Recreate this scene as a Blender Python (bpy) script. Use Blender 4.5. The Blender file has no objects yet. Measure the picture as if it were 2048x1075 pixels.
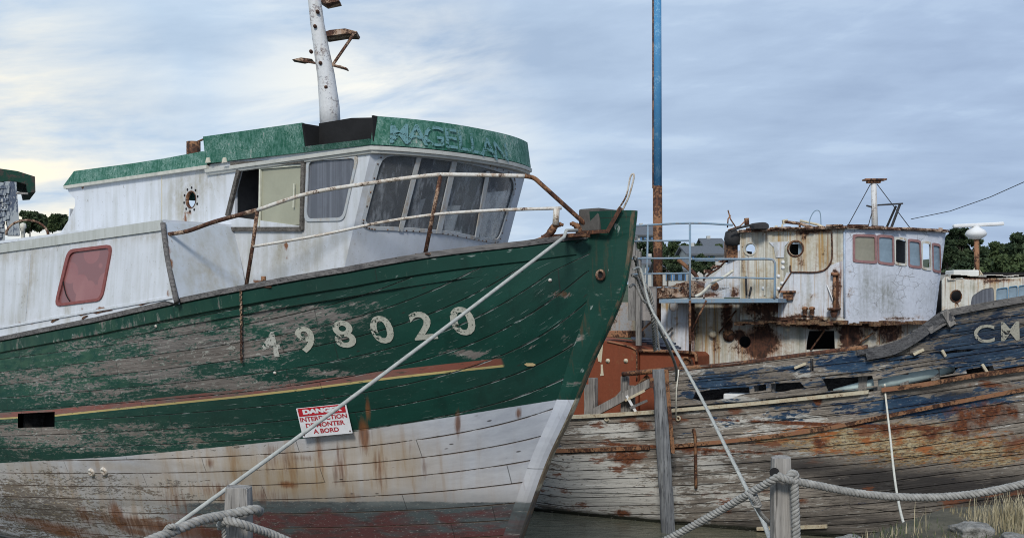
import bpy, bmesh, math, random
import numpy as np
from mathutils import Vector
from mathutils.geometry import delaunay_2d_cdt
random.seed(7); rng = np.random.RandomState(7)
sc = bpy.context.scene
C = sc.collection
R = math.radians
# ------------------------------------------------------------------ camera
F = 2196.0; HX = 1024.0; HY = 620.0; CZ = 3.0
cam = bpy.data.cameras.new('camera'); co = bpy.data.objects.new('camera', cam); C.objects.link(co)
co.location = (0, 0, CZ); co.rotation_euler = (R(90), 0, 0)
cam.sensor_width = 36.0; cam.lens = 36.0 * F / 2048.0; cam.shift_y = (HY - 537.5) / 2048.0
cam.clip_end = 3000; cam.clip_start = 0.05
sc.camera = co
sc.render.resolution_x = 1024; sc.render.resolution_y = 537
sc.render.engine = 'CYCLES'; sc.cycles.filter_width = 1.05
sc.view_settings.view_transform = 'Standard'; sc.view_settings.look = 'None'
sc.view_settings.exposure = 0.46; sc.view_settings.gamma = 1.0
# ------------------------------------------------------------------ node helper
class NT:
    def __init__(s, tree):
        s.t = tree; s.n = tree.nodes; s.l = tree.links; s.n.clear()
    def new(s, typ, **kw):
        o = s.n.new(typ)
        for k, v in kw.items(): setattr(o, k, v)
        return o
    def put(s, sock, v):
        if isinstance(v, bpy.types.NodeSocket): s.l.new(v, sock)
        elif isinstance(v, (tuple, list)):
            v = tuple(v)
            if sock.type == 'RGBA' and len(v) == 3: v = v + (1,)
            sock.default_value = v
        else:
            try: sock.default_value = v
            except TypeError: sock.default_value = (v, v, v)
    def m(s, op, a, b=0.0, c=None, clamp=False):
        o = s.new('ShaderNodeMath', operation=op); o.use_clamp = clamp
        s.put(o.inputs[0], a); s.put(o.inputs[1], b)
        if c is not None: s.put(o.inputs[2], c)
        return o.outputs[0]
    def add(s, *a):
        r = a[0]
        for x in a[1:]: r = s.m('ADD', r, x)
        return r
    def mul(s, *a):
        r = a[0]
        for x in a[1:]: r = s.m('MULTIPLY', r, x)
        return r
    def ramp(s, v, lo, hi, a=0.0, b=1.0):
        o = s.new('ShaderNodeMapRange'); o.clamp = True
        s.put(o.inputs['Value'], v); s.put(o.inputs['From Min'], lo); s.put(o.inputs['From Max'], hi)
        s.put(o.inputs['To Min'], a); s.put(o.inputs['To Max'], b)
        return o.outputs[0]
    def mix(s, f, a, b, mode='MIX'):
        o = s.new('ShaderNodeMix', data_type='RGBA', blend_type=mode)
        s.put(o.inputs[0], f); s.put(o.inputs[6], a); s.put(o.inputs[7], b)
        return o.outputs[2]
    def noise(s, vec, scale=1.0, detail=4.0, rough=0.55, dist=0.0):
        o = s.new('ShaderNodeTexNoise'); s.put(o.inputs['Vector'], vec)
        o.inputs['Scale'].default_value = scale; o.inputs['Detail'].default_value = detail
        o.inputs['Roughness'].default_value = rough; o.inputs['Distortion'].default_value = dist
        return o.outputs['Fac']
    def voro(s, vec, scale=1.0, feat='F1', rnd=1.0):
        o = s.new('ShaderNodeTexVoronoi', feature=feat); s.put(o.inputs['Vector'], vec)
        o.inputs['Scale'].default_value = scale; o.inputs['Randomness'].default_value = rnd
        return o
    def sc(s, vec, x, y, z=1.0, loc=(0, 0, 0)):
        o = s.new('ShaderNodeMapping'); s.put(o.inputs['Vector'], vec)
        o.inputs['Scale'].default_value = (x, y, z); o.inputs['Location'].default_value = loc
        return o.outputs[0]
    def attr(s, name):
        o = s.new('ShaderNodeAttribute'); o.attribute_name = name
        return o.outputs['Fac']
    def comb(s, x, y, z=0.0):
        o = s.new('ShaderNodeCombineXYZ'); s.put(o.inputs[0], x); s.put(o.inputs[1], y); s.put(o.inputs[2], z)
        return o.outputs[0]
    def sep(s, v):
        o = s.new('ShaderNodeSeparateXYZ'); s.put(o.inputs[0], v); return o.outputs
    def coord(s, k='Object'): return s.new('ShaderNodeTexCoord').outputs[k]
    def bump(s, h, dist=0.01, strength=1.0, normal=None):
        o = s.new('ShaderNodeBump'); s.put(o.inputs['Height'], h); o.inputs['Distance'].default_value = dist
        o.inputs['Strength'].default_value = strength
        if normal is not None: s.put(o.inputs['Normal'], normal)
        return o.outputs[0]
    def out(s, color, rough=0.8, normal=None, metal=0.0, spec=0.3, alpha=None):
        b = s.new('ShaderNodeBsdfPrincipled'); s.put(b.inputs['Base Color'], color); s.put(b.inputs['Roughness'], rough)
        s.put(b.inputs['Metallic'], metal); s.put(b.inputs['Specular IOR Level'], spec)
        if normal is not None: s.put(b.inputs['Normal'], normal)
        if alpha is not None: s.put(b.inputs['Alpha'], alpha)
        o = s.new('ShaderNodeOutputMaterial'); s.l.new(b.outputs[0], o.inputs[0]); return b
def newmat(name):
    m = bpy.data.materials.new(name); m.use_nodes = True
    return m, NT(m.node_tree)
# ------------------------------------------------------------------ world and sun
SUN_EL, SUN_AZ = 32.0, -52.0       # degrees; azimuth measured from +Y towards +X
w = bpy.data.worlds.new('World'); sc.world = w; w.use_nodes = True
n = NT(w.node_tree)
d = n.coord('Generated'); xs, ys, zs = n.sep(d)
zz = n.add(n.m('MAXIMUM', zs, 0.0), 0.10)
pl = n.comb(n.m('DIVIDE', xs, zz), n.m('DIVIDE', ys, zz), 0.0)
rot = n.new('ShaderNodeMapping'); n.put(rot.inputs[0], pl); rot.inputs['Rotation'].default_value = (0, 0, R(-24)); rot.inputs['Scale'].default_value = (0.55, 1.25, 1)
rot.inputs['Location'].default_value = (1.7, 3.1, 0)
c1 = n.noise(rot.outputs[0], 1.3, 9, 0.55, 0.25)
dr = n.new('ShaderNodeMapping'); n.put(dr.inputs[0], d); dr.inputs['Rotation'].default_value = (0, R(9), 0); c2 = n.noise(n.sc(dr.outputs[0], 5, 5, 20, (3, 1, 0)), 1.0, 8, 0.58, 0.3)
c3 = n.noise(n.sc(d, 2.6, 2.6, 9, (0.4, 0, 0.3)), 1.0, 4, 0.5, 0.3)
c4 = n.noise(n.sc(dr.outputs[0], 16, 16, 60, (7, 1, 0)), 1.0, 6, 0.6, 0.2); cc = n.add(n.mul(c1, 0.45), n.mul(c2, 0.34), n.mul(c3, 0.30), n.mul(n.m('SUBTRACT', c4, .5), .09), .015)
# base cloud tones, bluer and darker to the right, paler to the left
side = n.ramp(n.m('DIVIDE', xs, n.m('MAXIMUM', ys, 0.05)), -0.35, 0.40)
lowc = n.mix(side, (0.345, 0.44, 0.56), (0.24, 0.315, 0.45))
midc = n.mix(side, (0.43, 0.53, 0.645), (0.32, 0.41, 0.555))
hi = n.mix(side, (0.58, 0.64, 0.68), (0.42, 0.52, 0.64))
col = n.mix(n.ramp(cc, 0.45, 0.60), lowc, midc)
col = n.mix(n.ramp(cc, 0.58, 0.73), col, hi)
# the light of the low sun spreading through thin cloud on the left
def lobe(az, el, lo, hi_):
    v = (math.sin(R(az)) * math.cos(R(el)), math.cos(R(az)) * math.cos(R(el)), math.sin(R(el)))
    o = n.new('ShaderNodeVectorMath', operation='DOT_PRODUCT'); n.put(o.inputs[0], d); o.inputs[1].default_value = v
    return n.ramp(o.outputs['Value'], lo, hi_)
g1 = n.m('POWER', lobe(-27, 6.5, 0.978, 1.0), 1.3)
gl = n.mul(g1, n.ramp(n.add(n.mul(c2, 0.6), n.mul(c1, 0.4)), 0.40, 0.60))
col = n.mix(n.m('MINIMUM', n.mul(gl, 1.3), 1.0), col, (0.82, 0.75, 0.60))
g2 = n.mul(n.m('POWER', lobe(-7, 9.3, 0.985, 1.0), 1.5), n.ramp(c2, 0.40, 0.62))
col = n.mix(n.mul(g2, 0.8), col, (0.80, 0.77, 0.68))
sky = n.new('ShaderNodeTexSky', sky_type='NISHITA'); sky.sun_disc = False
sky.sun_elevation = R(SUN_EL); sky.sun_rotation = R(SUN_AZ)
b1 = n.new('ShaderNodeBackground'); n.l.new(sky.outputs[0], b1.inputs[0]); b1.inputs[1].default_value = 0.10
b2 = n.new('ShaderNodeBackground'); n.l.new(col, b2.inputs[0]); b2.inputs[1].default_value = 1.0
ms = n.new('ShaderNodeMixShader'); n.put(ms.inputs[0], n.ramp(cc, 0.30, 0.42, 0.80, 0.97)); n.l.new(b1.outputs[0], ms.inputs[1]); n.l.new(b2.outputs[0], ms.inputs[2])
wo = n.new('ShaderNodeOutputWorld'); n.l.new(ms.outputs[0], wo.inputs[0])
sl = bpy.data.lights.new('sun', 'SUN'); sl.energy = 1.9; sl.angle = R(12); sl.color = (1.0, 0.95, 0.87)
so = bpy.data.objects.new('sun', sl); C.objects.link(so)
LAZ = -170.0; LEL = 38.0   # the brightest part of the overcast, to the left and a little behind the camera
sky.sun_elevation = R(LEL); sky.sun_rotation = R(LAZ)
ldir = Vector((math.sin(R(LAZ)) * math.cos(R(LEL)), math.cos(R(LAZ)) * math.cos(R(LEL)), math.sin(R(LEL))))
so.rotation_euler = ldir.to_track_quat('Z', 'Y').to_euler(); so.location = (-20, -20, 30)
# ------------------------------------------------------------------ geometry helpers
def W(px, py, Y): return Vector(((px - HX) / F * Y, Y, CZ - (py - HY) / F * Y))
def project(p): return (HX + F * p[0] / p[1], HY + F * (CZ - p[2]) / p[1])
class Surf:
    """a parametric surface f(u,v)->(x,y,z) with a numeric inverse from photo position to (u,v)"""
    def __init__(s, f, u0, u1, v0, v1, nu=260, nv=160):
        s.f = f; U, V = np.meshgrid(np.linspace(u0, u1, nu), np.linspace(v0, v1, nv))
        s.U = U.ravel(); s.V = V.ravel(); x, y, z = f(s.U, s.V)
        s.PX = HX + F * x / y; s.PY = HY + F * (CZ - z) / y
    def inv(s, px, py):
        k = int(np.argmin((s.PX - px) ** 2 + (s.PY - py) ** 2)); u, v = float(s.U[k]), float(s.V[k])
        def pr(a, b):
            x, y, z = s.f(np.array([a]), np.array([b])); return HX + F * x[0] / y[0], HY + F * (CZ - z[0]) / y[0]
        for _ in range(6):
            p = pr(u, v); e = 1e-4; pu = pr(u + e, v); pv = pr(u, v + e)
            a, b, c, d_ = (pu[0] - p[0]) / e, (pv[0] - p[0]) / e, (pu[1] - p[1]) / e, (pv[1] - p[1]) / e
            D = a * d_ - b * c
            if abs(D) < 1e-9: break
            rx, ry = px - p[0], py - p[1]
            du = (rx * d_ - b * ry) / D; dv = (a * ry - c * rx) / D
            u += max(-.3, min(.3, du)); v += max(-.3, min(.3, dv))
        return u, v
    def P(s, u, v):
        x, y, z = s.f(np.array([float(u)]), np.array([float(v)])); return Vector((x[0], y[0], z[0]))
    def normal(s, u, v):
        e = 1e-3; a = s.P(u + e, v) - s.P(u - e, v); b = s.P(u, v + e) - s.P(u, v - e)
        nn = a.cross(b).normalized()
        if nn.dot(Vector((0, 0, CZ)) - s.P(u, v)) < 0: nn = -nn
        return nn
WLOC = {}
def link(o, parent, c):
    C.objects.link(o); WLOC[o.name] = Vector(c)
    if parent is not None:
        o.parent = parent; o.location = Vector(c) - WLOC[parent.name]
    else: o.location = c
    return o
def empty(name, loc, label, cat, group=None):
    o = bpy.data.objects.new(name, None); link(o, None, loc); tag(o, label, cat, group); o.empty_display_size = 0.2
    return o
def tag(o, label=None, cat=None, group=None, kind=None):
    if label: o['label'] = label
    if cat: o['category'] = cat
    if group: o['group'] = group
    if kind: o['kind'] = kind
    return o
class MB:
    def __init__(s): s.v = []; s.f = []; s.sm = []; s.mi = []; s.uv = None; s.at = {}
    def add(s, vs, fs, smooth=False, mi=0):
        k = len(s.v); s.v += [Vector(p) for p in vs]; s.f += [tuple(i + k for i in f) for f in fs]
        s.sm += [smooth] * len(fs); s.mi += [mi] * len(fs); return s
    def box(s, c, size, axes=None, mi=0):
        c = Vector(c); ax = axes or (Vector((1, 0, 0)), Vector((0, 1, 0)), Vector((0, 0, 1)))
        h = [a * (q / 2) for a, q in zip(ax, size)]
        vs = [c + h[0] * i + h[1] * j + h[2] * k for k in (-1, 1) for j in (-1, 1) for i in (-1, 1)]
        return s.add(vs, [(0, 2, 3, 1), (4, 5, 7, 6), (0, 1, 5, 4), (2, 6, 7, 3), (0, 4, 6, 2), (1, 3, 7, 5)], mi=mi)
    def prism(s, poly, th, mi=0):
        """poly: planar 3D polygon, th: thickness vector"""
        k = len(poly); th = Vector(th); a = [Vector(p) for p in poly]; b = [p + th for p in a]
        fs = [tuple(range(k)), tuple(range(2 * k - 1, k - 1, -1))] + [(i, i + k, (i + 1) % k + k, (i + 1) % k) for i in range(k)]
        return s.add(a + b, fs, mi=mi)
    def beam(s, a, b, w_, h_, up=Vector((0, 0, 1)), mi=0):
        a = Vector(a); b = Vector(b); x = (b - a); L = x.length; x.normalize(); y = up.cross(x)
        if y.length < 1e-3: y = Vector((0, 1, 0)).cross(x)
        y.normalize(); z = x.cross(y)
        return s.box((a + b) / 2, (L, w_, h_), (x, y, z), mi)
    def tube(s, pts, r, sides=8, caps=True, mi=0, closed=False):
        pts = [Vector(p) for p in pts]; N = len(pts); rs = r if isinstance(r, (list, tuple)) else [r] * N
        vs = []; prev = None
        for i, p in enumerate(pts):
            if closed: t = pts[(i + 1) % N] - pts[i - 1]
            else: t = pts[min(i + 1, N - 1)] - pts[max(i - 1, 0)]
            t.normalize()
            if prev is None:
                u = t.orthogonal().normalized()
            else:
                u = (prev - t * prev.dot(t))
                u = u.normalized() if u.length > 1e-6 else t.orthogonal().normalized()
            prev = u; v = t.cross(u)
            for k in range(sides):
                a = 2 * math.pi * k / sides; vs.append(p + (u * math.cos(a) + v * math.sin(a)) * rs[i])
        fs = []
        for i in range(N if closed else N - 1):
            j = (i + 1) % N
            for k in range(sides):
                fs.append((i * sides + k, i * sides + (k + 1) % sides, j * sides + (k + 1) % sides, j * sides + k))
        s.add(vs, fs, True, mi)
        if caps and not closed:
            k0 = len(s.v) - len(vs)
            s.f += [tuple(k0 + i for i in range(sides - 1, -1, -1)), tuple(k0 + (N - 1) * sides + i for i in range(sides))]
            s.sm += [False, False]; s.mi += [mi, mi]
        return s
    def cyl(s, a, b, r, sides=16, r2=None, mi=0): return s.tube([a, b], [r, r if r2 is None else r2], sides, mi=mi)
    def lathe(s, c, axis, prof, sides=20, mi=0):
        axis = Vector(axis).normalized(); u = axis.orthogonal().normalized(); v = axis.cross(u); c = Vector(c); vs = []
        for (r, h) in prof:
            for k in range(sides):
                a = 2 * math.pi * k / sides; vs.append(c + axis * h + (u * math.cos(a) + v * math.sin(a)) * r)
        fs = [(i * sides + k, i * sides + (k + 1) % sides, (i + 1) * sides + (k + 1) % sides, (i + 1) * sides + k) for i in range(len(prof) - 1) for k in range(sides)]
        return s.add(vs, fs, True, mi)
    def build(s, name, mat, parent=None, origin=None, bevel=0):
        mats = mat if isinstance(mat, (list, tuple)) else [mat]
        c = Vector(origin) if origin is not None else sum(s.v, Vector()) / max(1, len(s.v))
        me = bpy.data.meshes.new(name); me.from_pydata([tuple(p - c) for p in s.v], [], s.f)
        me.polygons.foreach_set('use_smooth', s.sm); me.polygons.foreach_set('material_index', s.mi)
        for m_ in mats: me.materials.append(m_)
        if s.uv is not None:
            ul = me.uv_layers.new(name='UVMap'); li = np.zeros(len(me.loops), dtype=np.int32); me.loops.foreach_get('vertex_index', li)
            ul.data.foreach_set('uv', np.asarray(s.uv, dtype=np.float32)[li].ravel())
        for k, a in s.at.items():
            t = me.attributes.new(k, 'FLOAT', 'POINT'); t.data.foreach_set('value', np.asarray(a, dtype=np.float32))
        me.update(); o = bpy.data.objects.new(name, me); link(o, parent, c)
        if bevel:
            b = o.modifiers.new('bevel', 'BEVEL'); b.width = bevel; b.segments = 2; b.limit_method = 'ANGLE'; b.angle_limit = R(40)
        return o
def inpoly(x, y, poly):
    r = False; k = len(poly); j = k - 1
    for i in range(k):
        xi, yi = poly[i]; xj, yj = poly[j]
        if (yi > y) != (yj > y) and x < (xj - xi) * (y - yi) / (yj - yi) + xi: r = not r
        j = i
    return r
def dens(poly, step):
    o = []
    for i in range(len(poly)):
        a = poly[i]; b = poly[(i + 1) % len(poly)]; L = math.hypot(b[0] - a[0], b[1] - a[1]); k = max(1, int(L / step))
        for j in range(k): o.append((a[0] + (b[0] - a[0]) * j / k, a[1] + (b[1] - a[1]) * j / k))
    return o
def panel(surf, outline, holes, thick, step=0.08, attrs=None, off=0.0, th_dir=None, mat_in=False):
    """a wall of real thickness over a surface: outline and holes in (u,v), holes cut through"""
    mb = MB(); outline = dens(outline, step); holes = [dens(h, step) for h in holes]
    pts = []; edges = []; loops = []
    for lp in [outline] + holes:
        k = len(pts); pts += lp; edges += [(k + i, k + (i + 1) % len(lp)) for i in range(len(lp))]; loops.append((k, len(lp)))
    us = [p[0] for p in outline]; vs = [p[1] for p in outline]
    u = min(us) + step * .37
    while u < max(us):
        v = min(vs) + step * .41
        while v < max(vs):
            if inpoly(u, v, outline) and not any(inpoly(u, v, h) for h in holes): pts.append((u + random.uniform(-.1, .1) * step, v + random.uniform(-.1, .1) * step))
            v += step
        u += step
    rv, re, rf, ov, oe, of = delaunay_2d_cdt([Vector(p) for p in pts], edges, [], 0, 1e-5)
    P = np.array([(p[0], p[1]) for p in rv]); tris = []
    for f in rf:
        c = P[list(f)].mean(axis=0)
        if inpoly(c[0], c[1], outline) and not any(inpoly(c[0], c[1], h) for h in holes): tris.append(tuple(f))
    N = len(P); x, y, z = surf.f(P[:, 0], P[:, 1]); A = np.stack([x, y, z], 1)
    e = 1e-3; ax = np.stack(surf.f(P[:, 0] + e, P[:, 1]), 1) - A; bx = np.stack(surf.f(P[:, 0], P[:, 1] + e), 1) - A
    nn = np.cross(ax, bx); nn /= np.linalg.norm(nn, axis=1)[:, None]
    if th_dir is None:
        s_ = np.sign((nn * (np.array([0, 0, CZ]) - A)).sum(1).mean()); nn = nn * s_
    else:
        nn = np.tile(np.array(th_dir, float), (N, 1)); nn /= np.linalg.norm(nn[0])
    A = A + nn * off; B = A - nn * thick
    # orient
    def flip(t): 
        a = A[list(t)]; return np.dot(np.cross(a[1] - a[0], a[2] - a[0]), nn[t[0]]) < 0
    tr = [t[::-1] if flip(t) else t for t in tris]
    mb.add(A, tr, False, 0); mb.add(B, [t[::-1] for t in tr], False, 1 if mat_in else 0)
    cnt = {}
    for t in tr:
        for i in range(3): cnt[(t[i], t[(i + 1) % 3])] = 1
    side = [(b, a, a + N, b + N) for (a, b) in cnt if (b, a) not in cnt]
    k = len(side); mb.f += side; mb.sm += [False] * k; mb.mi += [0] * k
    mb.uv = np.concatenate([P, P]); 
    if attrs:
        for q, fn in attrs.items():
            a = fn(P[:, 0], P[:, 1]); mb.at[q] = np.concatenate([a, a])
    return mb
def blobs(lst):
    """list of (u,v,ru,rv,amp) -> soft field"""
    def fn(u, v):
        r = np.zeros_like(u, dtype=float)
        for (a, b, ru, rv_, k) in lst: r = np.maximum(r, k * np.exp(-(((u - a) / ru) ** 2 + ((v - b) / rv_) ** 2)))
        return r
    return fn
def rrect(x0, y0, x1, y1, r, k=4):
    o = []
    for (cx, cy, a0) in ((x1 - r, y1 - r, 0), (x0 + r, y1 - r, 90), (x0 + r, y0 + r, 180), (x1 - r, y0 + r, 270)):
        for i in range(k + 1):
            a = R(a0 + 90 * i / k); o.append((cx + r * math.cos(a), cy + r * math.sin(a)))
    return o
def rpoly(poly, r, k=4):
    """round the corners of a polygon"""
    o = []; N = len(poly)
    for i in range(N):
        p = Vector(poly[i]); a = Vector(poly[i - 1]) - p; b = Vector(poly[(i + 1) % N]) - p
        q = min(r, a.length * .45, b.length * .45); A_ = p + a.normalized() * q; B_ = p + b.normalized() * q
        for j in range(k + 1):
            t = j / k; o.append(tuple(A_ * (1 - t) ** 2 + p * 2 * t * (1 - t) + B_ * t * t))
    return o
def ell(cx, cy, rx, ry, k=20): return [(cx + rx * math.cos(2 * math.pi * i / k), cy + ry * math.sin(2 * math.pi * i / k)) for i in range(k)]
def ring(surf, outer, inner, thick, off, step=.05): return panel(surf, outer, [inner], thick, step, off=off)
def smooth(pts, k=6):
    """Catmull-Rom"""
    pts = [Vector(p) for p in pts]; o = []
    for i in range(len(pts) - 1):
        p0 = pts[max(i - 1, 0)]; p1 = pts[i]; p2 = pts[i + 1]; p3 = pts[min(i + 2, len(pts) - 1)]
        for j in range(k):
            t = j / k; o.append(0.5 * ((2 * p1) + (p2 - p0) * t + (2 * p0 - 5 * p1 + 4 * p2 - p3) * t * t + (3 * p1 - p0 - 3 * p2 + p3) * t ** 3))
    o.append(pts[-1]); return o
def resample(pts, step):
    out = [pts[0].copy()]; acc = 0
    for a, b in zip(pts[:-1], pts[1:]):
        L = (b - a).length
        while acc + L >= step:
            t = (step - acc) / L; a = a + (b - a) * t; out.append(a.copy()); L = (b - a).length; acc = 0
        acc += L
    out.append(pts[-1].copy()); return out
def laid_rope(mb, pts, r, pitch, sides=6, step=None):
    """three strands twisted round the path"""
    pts = resample(pts, step or pitch / 9); fr = []; prev = None; L = 0
    for i, p in enumerate(pts):
        t = (pts[min(i + 1, len(pts) - 1)] - pts[max(i - 1, 0)]).normalized()
        u = t.orthogonal().normalized() if prev is None else (prev - t * prev.dot(t)).normalized()
        prev = u; fr.append((p, u, t.cross(u), L)); L += (pts[min(i + 1, len(pts) - 1)] - p).length
    for k in range(3):
        q = []
        for (p, u, v, l) in fr:
            a = 2 * math.pi * (l / pitch + k / 3); q.append(p + (u * math.cos(a) + v * math.sin(a)) * r * .56)
        mb.tube(q, r * .50, sides)
    return mb
def text_mesh(body, size, bold=0.0, res=4):
    cu = bpy.data.curves.new('lettering', 'FONT'); cu.body = body; cu.size = size; cu.offset = bold; cu.align_x = 'CENTER'; cu.align_y = 'CENTER'; cu.resolution_u = res
    o = bpy.data.objects.new('lettering', cu); me = bpy.data.meshes.new_from_object(o)
    vs = [tuple(v.co) for v in me.vertices]; fs = [tuple(p.vertices) for p in me.polygons]
    bpy.data.objects.remove(o); bpy.data.curves.remove(cu); bpy.data.meshes.remove(me)
    return vs, fs
# ------------------------------------------------------------------ materials
def m_plain(name, col, rough=.8, var=.25, scale=6, bump=.3, spec=.3, metal=0, dirt=None):
    m, n = newmat(name); o = n.coord(); a = n.noise(o, scale, 6, .6); b = n.noise(o, scale * 7, 5, .6)
    f = n.add(n.mul(a, .7), n.mul(b, .3)); lo = tuple(c * (1 - var) for c in col); hi = tuple(min(1, c * (1 + var)) for c in col)
    c = n.mix(n.ramp(f, .35, .65), lo, hi)
    if dirt: c = n.mix(n.ramp(f, .52, .66), c, dirt)
    n.out(c, rough, n.bump(b, .004, bump), metal, spec); return m
def m_rust(name, paint, amt=.5, rustc=(.10, .042, .026), streak=True, rough=.75, scale=3.0, grime=(.42, .36, .25), gr=.5, attr=False, dark=(.035, .02, .015), peel=None, cracks=0):
    """painted steel: chips, running rust, grime"""
    m, n = newmat(name); o = n.coord(); x, y, z = n.sep(o)
    big = n.noise(o, scale, 8, .62, .2); fine = n.noise(o, scale * 9, 6, .65)
    st = n.noise(n.sc(o, 14, 14, .8), 1.0, 5, .6, .1); st2 = n.noise(n.sc(o, 34, 34, 1.6, (5, 2, 1)), 1.0, 4, .6)
    pc = n.mix(n.ramp(fine, .4, .7), paint, tuple(c * .86 for c in paint))
    gm = n.mul(n.ramp(n.add(n.mul(st, .6), n.mul(big, .4)), .48, .66), gr)
    if attr: gm = n.m('MINIMUM', n.add(gm, n.mul(n.attr('grime'), n.ramp(n.add(n.mul(fine, .5), n.mul(st2, .5)), .30, .62))), 1)
    c = n.mix(gm, pc, grime)
    if peel: c = n.mix(n.ramp(n.add(n.mul(big, .5), n.mul(fine, .5)), .53, .56), c, peel)
    f = n.add(n.mul(big, .62), n.mul(fine, .38))
    rs = n.mul(n.ramp(st, .55, .75), .8) if streak else 0.0
    base = n.add(f, n.mul(amt - .5, .34))
    if attr: base = n.add(base, n.mul(n.attr('rust'), .34)); 
    rm = n.ramp(base, .60, .66)
    if attr and streak:
        rm2 = n.mul(n.ramp(n.add(n.attr('rust'), n.mul(st2, .8), -.62), .1, .45), .75)
    elif streak: rm2 = n.mul(n.ramp(n.add(st, n.mul(amt - .5, .2)), .60, .74), .5)
    else: rm2 = 0.0
    halo = n.ramp(base, .52, .62)
    c = n.mix(n.mul(halo, .45), c, (.33, .19, .09))
    if attr and streak:
        s3 = n.noise(n.sc(o, 9, 9, .45, (2, 7, 1)), 1, 5, .62, .08); s4 = n.noise(n.sc(o, 24, 24, .7, (9, 1, 4)), 1, 5, .6, .05); gA = n.attr('grime'); rA = n.attr('rust')
        c = n.mix(n.mul(n.ramp(s3, .50, .60), n.ramp(gA, .05, .6, .38, .85), n.ramp(fine, .3, .5, .6, 1)), c, (.23, .23, .18))
        c = n.mix(n.mul(n.ramp(s4, .54, .62), n.ramp(n.m('MAXIMUM', gA, rA), .05, .7, .40, .95)), c, (.38, .24, .10))
        c = n.mix(n.mul(n.ramp(n.noise(n.sc(o, 30, 30, .9, (1, 8, 2)), 1, 5, .6, .05), .58, .64), n.ramp(rA, .0, .6, .5, 1.0)), c, (.17, .065, .03))
    c = n.mix(rm2, c, (.25, .11, .05))
    rc = n.mix(n.ramp(fine, .38, .62), rustc, dark)
    rc = n.mix(n.ramp(st2, .54, .72), rc, (.17, .07, .034))
    c = n.mix(rm, c, rc)
    h = n.add(n.mul(n.m('SUBTRACT', 1.0, rm), .7), n.mul(fine, .6))
    if cracks:
        v = n.voro(n.sc(o, 1, 1, 1.6), cracks, 'DISTANCE_TO_EDGE'); cr = n.mul(n.ramp(v.outputs[0], 0.0, .035, 1, 0), n.ramp(big, .48, .56)); c = n.mix(n.mul(cr, .7), c, (.16, .15, .14)); h = n.m('SUBTRACT', h, cr)
    n.out(c, n.mix(rm, rough, .95) if False else rough, n.bump(h, .006, .6), 0, .25); return m
def m_wood(name, lo, hi, axis='z', rough=.9, stain=None):
    m, n = newmat(name); o = n.coord(); s_ = {'x': (1.5, 30, 30), 'y': (30, 1.5, 30), 'z': (30, 30, 1.5)}[axis]
    g = n.noise(n.sc(o, *s_), 1, 6, .65, .4); b = n.noise(o, 3, 5, .6); g2 = n.noise(n.sc(o, *[q * 3 for q in s_]), 1, 3, .6)
    c = n.mix(n.ramp(n.add(n.mul(g, .7), n.mul(b, .3)), .35, .65), lo, hi)
    c = n.mix(n.mul(n.ramp(g2, .56, .66), .8), c, tuple(q * .3 for q in lo))
    if stain: c = n.mix(n.ramp(b, .52, .64), c, stain)
    n.out(c, rough, n.bump(n.add(g, n.mul(g2, .6)), .008, .9), 0, .15); return m
M = {}
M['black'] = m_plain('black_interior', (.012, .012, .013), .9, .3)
M['rust'] = m_rust('rusty_steel', (.20, .09, .05), .95, gr=.2)
M['rail'] = m_rust('flaking_white_rail', (.62, .60, .56), .62, scale=9, gr=.5)
M['railrust'] = m_rust('rusted_rail', (.42, .33, .27), .92, scale=7, gr=.4)
M['bluesteel'] = m_rust('faded_blue_rail', (.20, .29, .38), .46, scale=8, gr=.2)
M['greywood'] = m_wood('grey_weathered_wood', (.11, .105, .10), (.33, .31, .29), 'z')
M['darktimber'] = m_wood('dark_sweeping_timber', (.035, .036, .042), (.13, .13, .135), 'x')
M['postwood'] = m_wood('post_wood', (.17, .16, .15), (.38, .36, .335), 'z')
M['darkwood'] = m_wood('dark_window_wood', (.06, .055, .05), (.17, .155, .14), 'x')
M['hull_timber'] = m_wood('long_grey_timber', (.07, .068, .07), (.22, .21, .205), 'x')
M['rope'] = m_plain('old_rope', (.27, .265, .25), .95, .35, 40, .5)
M['rope_white'] = m_plain('pale_rope', (.36, .37, .35), .9, .2, 30, .4)
M['hose'] = m_plain('pale_hose', (.62, .60, .52), .6, .2, 20)
M['white'] = m_plain('white_paint', (.66, .67, .68), .5, .08, 5, .1)
M['rubber'] = m_plain('black_rubber', (.03, .03, .032), .7, .3, 10)
M['mast_white'] = m_rust('mast_peeling_white', (.62, .63, .64), .50, scale=5, gr=.6, peel=(.30, .32, .36))
M['mast_blue'] = m_rust('mast_blue', (.06, .22, .42), .28, scale=5, gr=.1, peel=(.14, .32, .5))
M['gpaint'] = None
def m_greenfade():
    m, n = newmat('faded_green_paint'); o = n.coord(); a = n.noise(o, 3, 6, .6, .3); b = n.noise(n.sc(o, 30, 30, 14), 1, 6, .7); k = n.noise(o, 60, 4, .7)
    c = n.mix(n.ramp(b, .42, .70), (.014, .10, .062), (.11, .24, .20))
    c = n.mix(n.mul(n.ramp(n.add(n.mul(a, .5), n.mul(k, .5)), .51, .64), .75), c, (.27, .40, .36))
    c = n.mix(n.ramp(n.add(n.mul(a, .4), n.mul(b, .6)), .60, .64), c, (.35, .36, .33))
    c = n.mix(n.ramp(n.add(n.mul(a, .6), n.mul(k, .4)), .37, .34), c, (.03, .035, .03))
    n.out(c, .65, n.bump(n.add(b, k), .004, .4), 0, .3); return m
M['gpaint'] = m_greenfade()
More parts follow.
